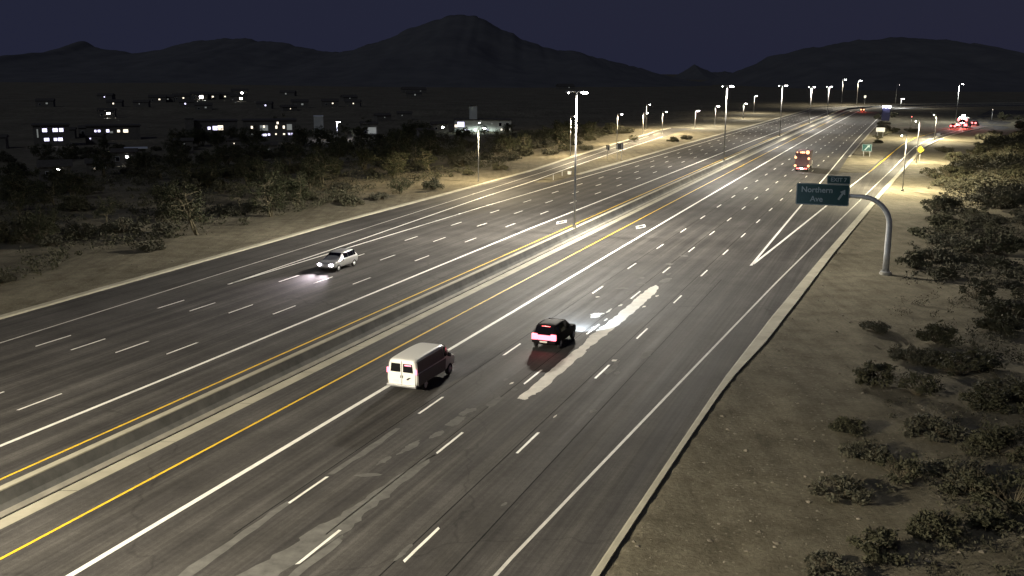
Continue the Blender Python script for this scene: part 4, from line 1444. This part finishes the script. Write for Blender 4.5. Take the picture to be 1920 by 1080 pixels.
for i, (x, y, h, l) in enumerate(((-35.8, 114.3, 7.0, 'pale forked-trunk tree standing nearest the far kerb on the left'), (-31.0, 129.8, 5.6, 'slim dark-trunked tree right of the pale forked tree'),
                                  (-29.6, 138.8, 4.9, 'small tree close behind the slim dark-trunked tree'), (-17.0, 153.6, 2.9, 'low many-stemmed tree left of the round kerbside bush'),
                                  (-15.2, 189.8, 5.2, 'thin tree with a bare pale trunk behind the low many-stemmed tree'), (7.7, 262.0, 5.0, 'yellow-lit tree with a pale trunk left of the ramp lamps'))):
    plant('tree', (3, 1, 0, 2, 3, 1)[i], x, y, h, l, None, 1.0, i * 1.3)
for i, (x, y, s, l) in enumerate(((-22.3, 140.8, 1.9, 'bush casting a long log-like shadow near the far kerb'), (-19.4, 146.9, 1.6, 'bush between the log-shadow bush and the many-stemmed tree'),
                                  (-12.8, 160.9, 2.1, 'round dark bush right at the far kerb, left of the church lamp'), (-37.6, 103.7, 1.5, 'lone rounded bush on the gravel left of the forked tree'),
                                  (-24.8, 144.5, 1.8, 'yellowish bush behind the log-shadow bush'), (-29.8, 147.5, 1.6, 'greyish bush behind the two slim trees'),
                                  (8.5, 231.2, 2.0, 'bush at the lit mouth of the entrance ramp'), (-7.9, 184.2, 1.3, 'small bush beside the foot of the church lamp'),
                                  (17.5, 246.6, 1.9, 'brownish bush behind the lit entrance ramp'), (33.0, 279.5, 1.7, 'dark bush between the two patches of lit sand'),
                                  (43.4, 277.5, 1.8, 'round dark bush on the sandy wedge, left of two'), (48.8, 287.0, 1.8, 'round dark bush on the sandy wedge, right of two'),
                                  (12.6, 244.6, 2.0, 'tall bush behind the second ramp lamp'), (-44.9, 87.2, 1.3, 'dark bush cut by the left edge of the picture'))):
    plant('shrub', i % 5, x, y, s, l, None, 0.85)
GL = 'dark scrub beyond the far verge'
GT = 'dark trees beyond the far verge'
for (x, y, s) in ((-52.7, 110.1, 2.6), (-49.0, 113.9, 2.2), (-45.7, 118.0, 2.4), (-40.0, 116.2, 1.8), (-37.7, 132.1, 2.2), (-34.3, 134.2, 1.9), (-44.8, 134.4, 2.6), (-56.0, 104.0, 2.2), (-27.0, 160.0, 2.0)):
    plant('shrub', prnd.randrange(5), x, y, s, scrub_label('shrub', x, y, s), GL, prnd.uniform(0.8, 1.1))
n = 0
while n < 260:
    y = prnd.uniform(95, 330)
    off = -prnd.uniform(57, 150) if y < 200 else -prnd.uniform(55, 170)
    q = W(y, off)
    if q.x < -0.54 * y - 6:
        continue
    if prnd.random() < 0.45:
        sc_ = prnd.uniform(3.2, 6.2)
        plant('tree', prnd.randrange(4), q.x, q.y, sc_, scrub_label('tree', q.x, q.y, sc_), GT, prnd.uniform(0.8, 1.1))
    else:
        sc_ = prnd.uniform(1.4, 2.8)
        plant('shrub', prnd.randrange(5), q.x, q.y, sc_, scrub_label('shrub', q.x, q.y, sc_), GL, prnd.uniform(0.8, 1.1))
    n += 1
# between the ramp and the valley
for _ in range(26):
    y = prnd.uniform(185, 360)
    q = W(y, lerp(CURB_L_OUT, y) - prnd.uniform(6, 22))
    plant('shrub', prnd.randrange(5), q.x, q.y, prnd.uniform(1.0, 2.0), 'low bush in the half-lit strip behind the entrance ramp lamps', 'bushes behind the entrance ramp', 0.8)

GR = 'low bushes on the right bank'
RS = [(17.5, 50.2, 1.1), (21.8, 58.6, 1.5), (17.1, 46.5, 1.2), (14.7, 42.0, 1.35), (26.0, 64.5, 1.4), (29.8, 68.7, 1.6), (23.6, 56.6, 1.3), (28.0, 60.9, 1.6), (21.7, 49.5, 1.5), (26.5, 54.7, 1.5), (17.9, 43.9, 1.3), (20.4, 43.9, 1.4), (23.9, 47.3, 1.6),
      (12.1, 35.3, 1.0), (14.3, 36.5, 1.2), (17.2, 38.3, 1.3), (19.8, 39.4, 1.3), (26.4, 71.6, 1.2), (39.6, 91.5, 1.5), (38.6, 82.5, 1.7), (37.7, 75.1, 1.7), (51.4, 116.9, 2.0), (59.1, 125.6, 2.1), (53.0, 106.1, 2.0), (59.4, 140.8, 1.9), (76.0, 168.4, 2.4), (71.3, 147.2, 2.2),
      (76.0, 186.1, 1.9), (96.0, 221.7, 2.4), (109.9, 237.0, 2.4), (97.0, 197.4, 2.4), (103.2, 244.7, 2.2)]
NAMED = {0: 'small bush at the edge of the bank, below the larger of the first pair', 3: 'dark bush on the bare gravel of the right bank, nearest the kerb', 13: 'bush cut by the bottom edge of the picture'}
for i, (x, y, s) in enumerate(RS):
    if i in NAMED:
        plant('shrub', i % 5, x, y, s, NAMED[i], None, 0.75)
    else:
        plant('shrub', prnd.randrange(5), x, y, s, bank_label(x, y, s), GR, prnd.uniform(0.7, 0.95))
plant('shrub', 2, 38.7, 95.9, 1.7, 'leafy bush just right of the exit sign post', None, 1.0)
n = 0
while n < 215:
    y = prnd.uniform(34, 300)
    lo = 27 + max(0, (y - 60) * 0.035) + (0 if y < 180 else (y - 180) * 0.11)
    q = W(y, (lo + 1.5 + 34 * prnd.random() ** 0.8))
    if q.x > 0.52 * y + 4:
        continue
    sc_ = prnd.uniform(0.9, 2.1) * (1.0 if y < 100 else 1.35)
    plant('shrub', prnd.randrange(5), q.x, q.y, sc_, bank_label(q.x, q.y, sc_), GR, prnd.uniform(0.65, 0.95))
    n += 1
for _ in range(64):
    y = prnd.uniform(105, 420)
    q = W(y, lerp(CURB_R_IN, y) + prnd.uniform(9, 45) * (0.6 + 0.4 * min(1, y / 250)))
    sc_ = prnd.uniform(1.8, 3.4)
    plant('shrub', prnd.randrange(5), q.x, q.y, sc_, bank_label(q.x, q.y, sc_), GR, prnd.uniform(0.7, 1.0))
for i, (x, y, s) in enumerate(((80.6, 233.2, 0.9), (112, 310, 2.4), (120, 325, 2.4), (128, 330, 2.2), (104, 292, 1.8), (98, 275, 1.5), (134, 372, 2.6), (150, 420, 3.0), (126, 350, 2.4), (162, 440, 3.0))):
    plant('shrub', i % 5, x, y, s, 'bush growing on the sandy gore between freeway and exit ramp', 'bushes on the gore', 0.75)

# dry low scrub that covers the right bank between the bushes, too thick to count
def leaf_mass(name, X, Y, R, per, size, m, label, rng):
    """one mesh of many small leaf faces gathered in low clumps"""
    Z = terrain(X, Y) + R * 0.5
    n = len(X) * per
    c = np.repeat(np.stack([X, Y, Z], 1), per, 0)
    r = np.repeat(R, per) * rng.random(n) ** 0.45
    sz_ = np.repeat(size, per) * (0.5 + rng.random(n))

    def unit(v):
        return v / np.linalg.norm(v, axis=1)[:, None]
    P = c + unit(rng.normal(size=(n, 3))) * r[:, None] * np.array([1, 1, 0.8])
    a = unit(rng.normal(size=(n, 3)))
    b = unit(np.cross(a, rng.normal(size=(n, 3))))
    v = np.stack([P - a * sz_[:, None], P + b * (sz_ * .45)[:, None], P + a * sz_[:, None], P - b * (sz_ * .45)[:, None]], 1).reshape(-1, 3)
    me = bpy.data.meshes.new(name)
    me.vertices.add(4 * n)
    me.vertices.foreach_set('co', v.ravel())
    me.loops.add(4 * n)
    me.loops.foreach_set('vertex_index', np.arange(4 * n, dtype=np.int32))
    me.polygons.add(n)
    me.polygons.foreach_set('loop_start', np.arange(0, 4 * n, 4, dtype=np.int32))
    me.update(calc_edges=True)
    me.materials.append(M[m])
    tag(link(name, me), label, 'scrub', None, 'stuff')


def road_xy(y, off):
    """W() on arrays, for the straight stretch"""
    sl = 2 * CQ[0] * y + CQ[1]
    return CQ[0] * y * y + CQ[1] * y + CQ[2] + off * np.sqrt(1 + sl * sl), y


def low_scrub():
    rng = np.random.default_rng(8)
    n = 16000
    y = 33 + 260 * rng.random(n) ** 1.25
    lo = 27 + np.maximum(0, (y - 60) * 0.035) + np.where(y < 180, 0, (y - 180) * 0.11)
    d = 40 * rng.random(n) ** 0.75
    x, _ = road_xy(y, lo + d)
    keep = (rng.random(n) < 0.25 + d / 12) & (x < 0.53 * y + 5) & (vnoise(x / 4, y / 4, 21) > 0.33)
    x, y = x[keep][:4200], y[keep][:4200]
    R = 0.28 + 0.5 * rng.random(len(x))
    leaf_mass('low_scrub', x, y, R, 40, np.where(y < 90, 0.07, 0.12), 'leaf_d', 'dry low scrub covering the right bank between the bushes', rng)
    y = 80 + 260 * rng.random(n)
    off = interp(CURB_L_OUT, y) - 10 - 75 * rng.random(n) ** 1.1
    x, _ = road_xy(y, off)
    keep = (x > -0.55 * y - 6) & (vnoise(x / 5, y / 5, 33) > 0.40)
    x, y = x[keep][:2800], y[keep][:2800]
    R = 0.4 + 0.8 * rng.random(len(x))
    leaf_mass('low_thicket', x, y, R, 34, np.full(len(x), 0.15), 'leaf_a', 'dark low thicket filling the hollow beyond the far verge', rng)


low_scrub()

# stones scattered over the verges, too many to count
def stones():
    rng = np.random.default_rng(3)
    mb = MB()
    ico = bmesh.new()
    bmesh.ops.create_icosphere(ico, subdivisions=1, radius=1.0)
    iv = np.array([v.co for v in ico.verts])
    fi = [tuple(v.index for v in f.verts) for f in ico.faces]
    ico.free()
    cnt = 0
    while cnt < 3800:
        if rng.random() < 0.72:
            y = 30 + 110 * rng.random() ** 1.7
            off = lerp(CURB_R_IN, y) + lerp(CURB_R_W, y) + 0.4 + rng.random() * 24
        else:
            y = 60 + 130 * rng.random()
            off = lerp(CURB_L_OUT, y) - 1.2 - rng.random() * 16
        q = W(y, off)
        s = 0.025 + 0.09 * rng.random() ** 4
        d = iv * (1 + 0.25 * rng.normal(size=iv.shape)) * s * np.array([1.2, 1, .7])
        z = tz(q.x, q.y) if cnt % 1 == 0 else 0
        b = len(mb.v)
        mb.v += [(q.x + a, q.y + c, z + e) for a, c, e in d]
        mb.f += [tuple(b + k for k in f) for f in fi]
        cnt += 1
    tag(mb.build('scattered_stones', M['rock'], None, False, False), 'small stones scattered over the bare verges', 'stones', None, 'stuff')


stones()

# ---------------------------------------------------------------- valley buildings
def building(pos, w, d, h, label, windows=(), wall='stucco', roof='roof', rz=0.0, parapet=0.3, name='building', tower=None, category='building', gable=False, overhang=0.3):
    """walls, roof and window openings; windows = [(x, z, width, height, material)] on the front"""
    b = empty(name, (pos[0], pos[1], tz(*pos) - 0.1), rz)
    tag(b, label, category)
    MB().box(-w / 2, w / 2, 0, d, -1.5, h).build('wall', M[wall], b)
    if gable:
        g = MB()
        g.v = [(-w / 2 - overhang, -overhang, h), (w / 2 + overhang, -overhang, h), (w / 2 + overhang, d / 2, h + d * .22), (-w / 2 - overhang, d / 2, h + d * .22), (w / 2 + overhang, d + overhang, h), (-w / 2 - overhang, d + overhang, h)]
        g.f = [(0, 1, 2, 3), (3, 2, 4, 5), (0, 3, 5), (1, 4, 2), (0, 5, 4, 1)]
        g.build('roof', M[roof], b)
    else:
        MB().box(-w / 2 - overhang, w / 2 + overhang, -overhang, d + overhang, h + 0.01, h + parapet).build('roof', M[roof], b)
    for x, z, ww, hh, m in windows:
        fr = MB().box(x - ww / 2 - .08, x + ww / 2 + .08, -0.06, 0.02, z - hh / 2 - .08, z + hh / 2 + .08).build('window', M['sign_back'], b)
        MB().box(x - ww / 2, x + ww / 2, -0.10, -0.065, z - hh / 2, z + hh / 2).build('pane', M[m], fr)
    if tower:
        x, tw, th = tower
        MB().box(x - tw / 2, x + tw / 2, d * .3, d * .3 + tw, h + parapet + 0.02, th).build('tower', M[wall], b)
        MB().box(x - tw / 2 - .2, x + tw / 2 + .2, d * .3 - .2, d * .3 + tw + .2, th + 0.01, th + .3).build('tower_cap', M[roof], b)
    return b


C_, W_, D_, K_ = 'lit_cool', 'lit_warm', 'lit_dim', 'window_dark'
building((-125, 278), 9, 8, 5.6, 'two-storey block with four bluish lit windows at far left', [(-1.6, 4.4, 1.1, .9, C_), (1.0, 4.4, 1.2, .9, C_), (2.5, 4.4, 1.0, .9, C_), (-1.3, 1.9, 1.2, .8, C_), (.9, 1.9, .8, .7, C_), (2.1, 1.9, 1.1, .8, C_), (-3.4, 3.6, .3, 2.2, D_)], rz=0.42)
building((-119, 306), 15, 8, 4.2, 'long low block with a row of bright windows left of the pale tower', [(-5, 2.9, .5, .6, C_), (-4, 2.9, .7, .6, C_), (-1.6, 2.9, .8, .8, C_), (-.6, 2.5, .8, .5, D_), (1.4, 2.8, .7, .7, W_), (3.4, 2.8, 1.3, .9, W_)], rz=0.38)
building((-93.5, 322), 14, 8, 5.0, 'block with one wide blazing group of windows', [(-1.6, 2.9, .8, .8, C_), (.2, 2.9, 1.4, 1.2, C_), (1.8, 3.0, 1.6, 1.4, W_), (-3.6, 2.6, .6, .7, K_)], rz=0.3)
building((-70.5, 298), 15, 9, 6.4, 'apartment block with two rows of scattered lit windows', [(-5, 4.6, .5, .7, W_), (-1.6, 4.8, .5, .6, W_), (1.9, 4.6, .5, .8, W_), (4.0, 4.6, .5, .8, W_), (2.3, 5.8, .5, .6, W_), (5.6, 4.6, 1.4, 1.6, D_), (-1.6, 4.4, 2.2, 1.5, D_), (-5, 2.6, .4, .4, D_), (-1.8, 2.4, 1.6, .6, C_), (-.3, 2.5, .6, .5, C_), (1.7, 2.6, .4, .4, W_), (4, 2.6, .5, .4, W_), (5.4, 2.6, .5, .5, C_), (6.2, 2.6, .5, .5, C_)], rz=0.24)
building((-62.1, 329), 3.0, 3.0, 6.2, 'pale blank tower block left of the blue-white street lamp', wall='pale_wall', roof='pale_roof', rz=0.2, overhang=0.06)
building((-100, 318), 2.6, 2.6, 5.8, 'small grey block left of the blazing windows', wall='stucco', rz=0.3, overhang=0.1)
ch = building((-10.0, 345), 19, 9, 3.9, 'church with a square tower and floodlit front wall behind the kerbside lamp', [(-7.4, 2.6, 2.2, 1.6, C_), (-9.0, 2.1, .9, .8, W_), (5.8, 2.6, .9, 1.1, K_), (8.2, 2.6, .9, 1.1, K_), (3.0, 2.9, .4, .4, D_), (1.6, 0.9, .5, .5, C_), (-6, 0.7, .5, .5, C_), (-4.8, 0.7, .4, .4, C_), (-2.6, 0.8, .7, .7, C_), (6.2, 0.9, .5, .5, W_), (7.0, 0.9, .5, .5, W_), (9.0, 0.9, .4, .5, W_)], wall='pale_wall', rz=0.05, tower=(-3.2, 2.6, 8.6), name='church')
building((-91, 247), 4.4, 3.0, 1.9, 'open carport with a pale bluish roof among the dark trees', wall='stucco', roof='pale_roof', rz=0.35, parapet=0.22, gable=False, overhang=0.5)
building((-84, 187), 5.5, 5, 2.7, 'small house with one bright porch light at the left edge of the scrub', [(0.6, 2.1, .6, .5, 'lens'), (-1.2, 1.4, .8, .9, K_)], rz=0.4, gable=True, name='house', category='house')
building((-79.5, 196), 4.5, 4, 2.5, 'small house with a tiny light right of the porch-light house', [(-0.8, 1.6, .35, .35, W_), (0.9, 1.6, .4, .4, D_)], rz=0.4, gable=True, name='house', category='house')
HOUSE_LABELS = ['house with one bright light above the long low block', 'leftmost house of the lit row under the ridge', 'dim house beside the leftmost of the lit row', 'second lit house of the row under the ridge',
                'brightest house of the lit row under the ridge', 'house just right of the brightest in the row', 'lone warm-lit house right of the brightest pair', 'highest of the two lights ending the lit row',
                'lower of the two lights ending the lit row', 'house with a white light right of the pale carport', 'dim house above the pale tower block', 'faintly lit house right of the pale tower block, above the street lamp',
                'tiny lit house on the foot of the tallest mountain', 'dim house beside the tiny one on the mountain foot', 'dim house cut by the left edge of the picture', 'dim house between the two lit blocks at far left',
                'second dim house between the two lit blocks at far left', 'low building with a wide dim opening right of the street lamp', 'house with a white light just left of the church', 'dim house in the scrub below the apartment block',
                'dim house high at the far left', 'dim house under the middle of the lit row', 'dim far house under the gap in the mountains']
LT_POS = [(-176.6, 447.4, 1.0, 'lens'), (-206.9, 600.8, .9, W_), (-204.1, 607.1, .8, D_), (-203.8, 634.8, .9, W_), (-200.5, 659.9, 2.0, 'lens'), (-195.6, 668.6, 1.1, W_), (-189.4, 674.9, .9, W_), (-205.7, 779.3, 1.4, 'lens'), (-166.9, 629.3, 1.1, 'lens'), (-84.8, 222.8, .5, 'lens'),
          (-108.0, 523.9, 1.0, D_), (-95.7, 541.8, .7, W_), (-89.5, 906.2, 1.0, W_), (-80.8, 884.8, 1.0, D_), (-135.8, 268.7, .6, D_), (-135.0, 309.8, .4, D_), (-131.0, 316.1, .4, D_), (-45.5, 326.8, 2.6, D_), (-24.1, 343.2, .6, 'lens'), (-57.0, 236.5, .5, D_), (-236, 520, .9, D_), (-150, 500, .8, D_), (60, 1150, 1.0, D_)]
for i, (x, y, s, m) in enumerate(LT_POS):
    k = max(1.0, y / 320)
    hw = 3.4 * k
    o = building((x, y), hw * 1.5, hw, 2.7 + s * 0.5, HOUSE_LABELS[i], [(0.2 * hw, 1.9, s, s * 0.75, m), (-0.4 * hw, 1.5, 0.8, 0.9, K_)], rz=0.25, gable=True, name='house', category='house')
    o['group'] = 'single-light houses in the valley'
ZONES = ['in the dark at the left edge of the town', 'between the lit blocks of the town', 'right of the apartment block', 'below the tallest mountain']
trnd = random.Random(44)
for k in range(16):
    y = trnd.choice((260, 330, 420, 520, 640, 760)) + trnd.uniform(-30, 30)
    x = -y * trnd.uniform(0.08, 0.48)
    kk = max(1.0, y / 320)
    s_ = trnd.choice((0.22, 0.3, 0.4)) * kk
    zone = ZONES[0 if x < -0.40 * y else 1 if x < -0.26 * y else 2 if x < -0.16 * y else 3]
    far_ = 'nearer' if y < 400 else 'farther' if y < 600 else 'farthest'
    o = building((x, y), 4.6 * kk, 3.2 * kk, 2.6, '%s house with a pinpoint light %s' % (far_, zone), [(trnd.uniform(-1, 1), 1.8, s_, s_, trnd.choice((W_, D_, D_, C_, C_)))], rz=trnd.uniform(0, .5), gable=True, name='house', category='house')
    o['group'] = 'pinpoint-light houses of the town'
street_lamp((-52.7, 308, -1.5), 5.0, [(-0.9, 0.5, True)], 'blue-white street lamp glaring beside the pale tower block', 160, (0.72, 0.74, 1.0), 0.09, glow=3.0)
# lamp that floods the church front
street_lamp((-11.0, 338.0, -1.5), 3.4, [(1.57, 0.4, True)], 'short floodlight post in front of the church wall', 80, (0.85, 1.0, 0.9), 0.07, glow=1.0)

# off-ramp bank: pole-mounted barrel delineators by the gore
for i, (y, o_) in enumerate(((176, -29.2), (183, -30.0))):
    q = W(y, o_)
    dl = empty('delineator_post', (q.x, q.y, 0))
    tag(dl, 'short white delineator post on the tip of the sandy wedge' if i == 0 else 'short white delineator post behind the first on the sandy wedge', 'delineator')
    MB().tube([(0, 0, 0), (0, 0, 1.0)], 0.04, 8).build('post', M['sign_back'], dl)
    MB().tube([(0, 0, .8), (0, 0, .95)], 0.045, 8).build('reflector_band', M['sign_white'], dl)
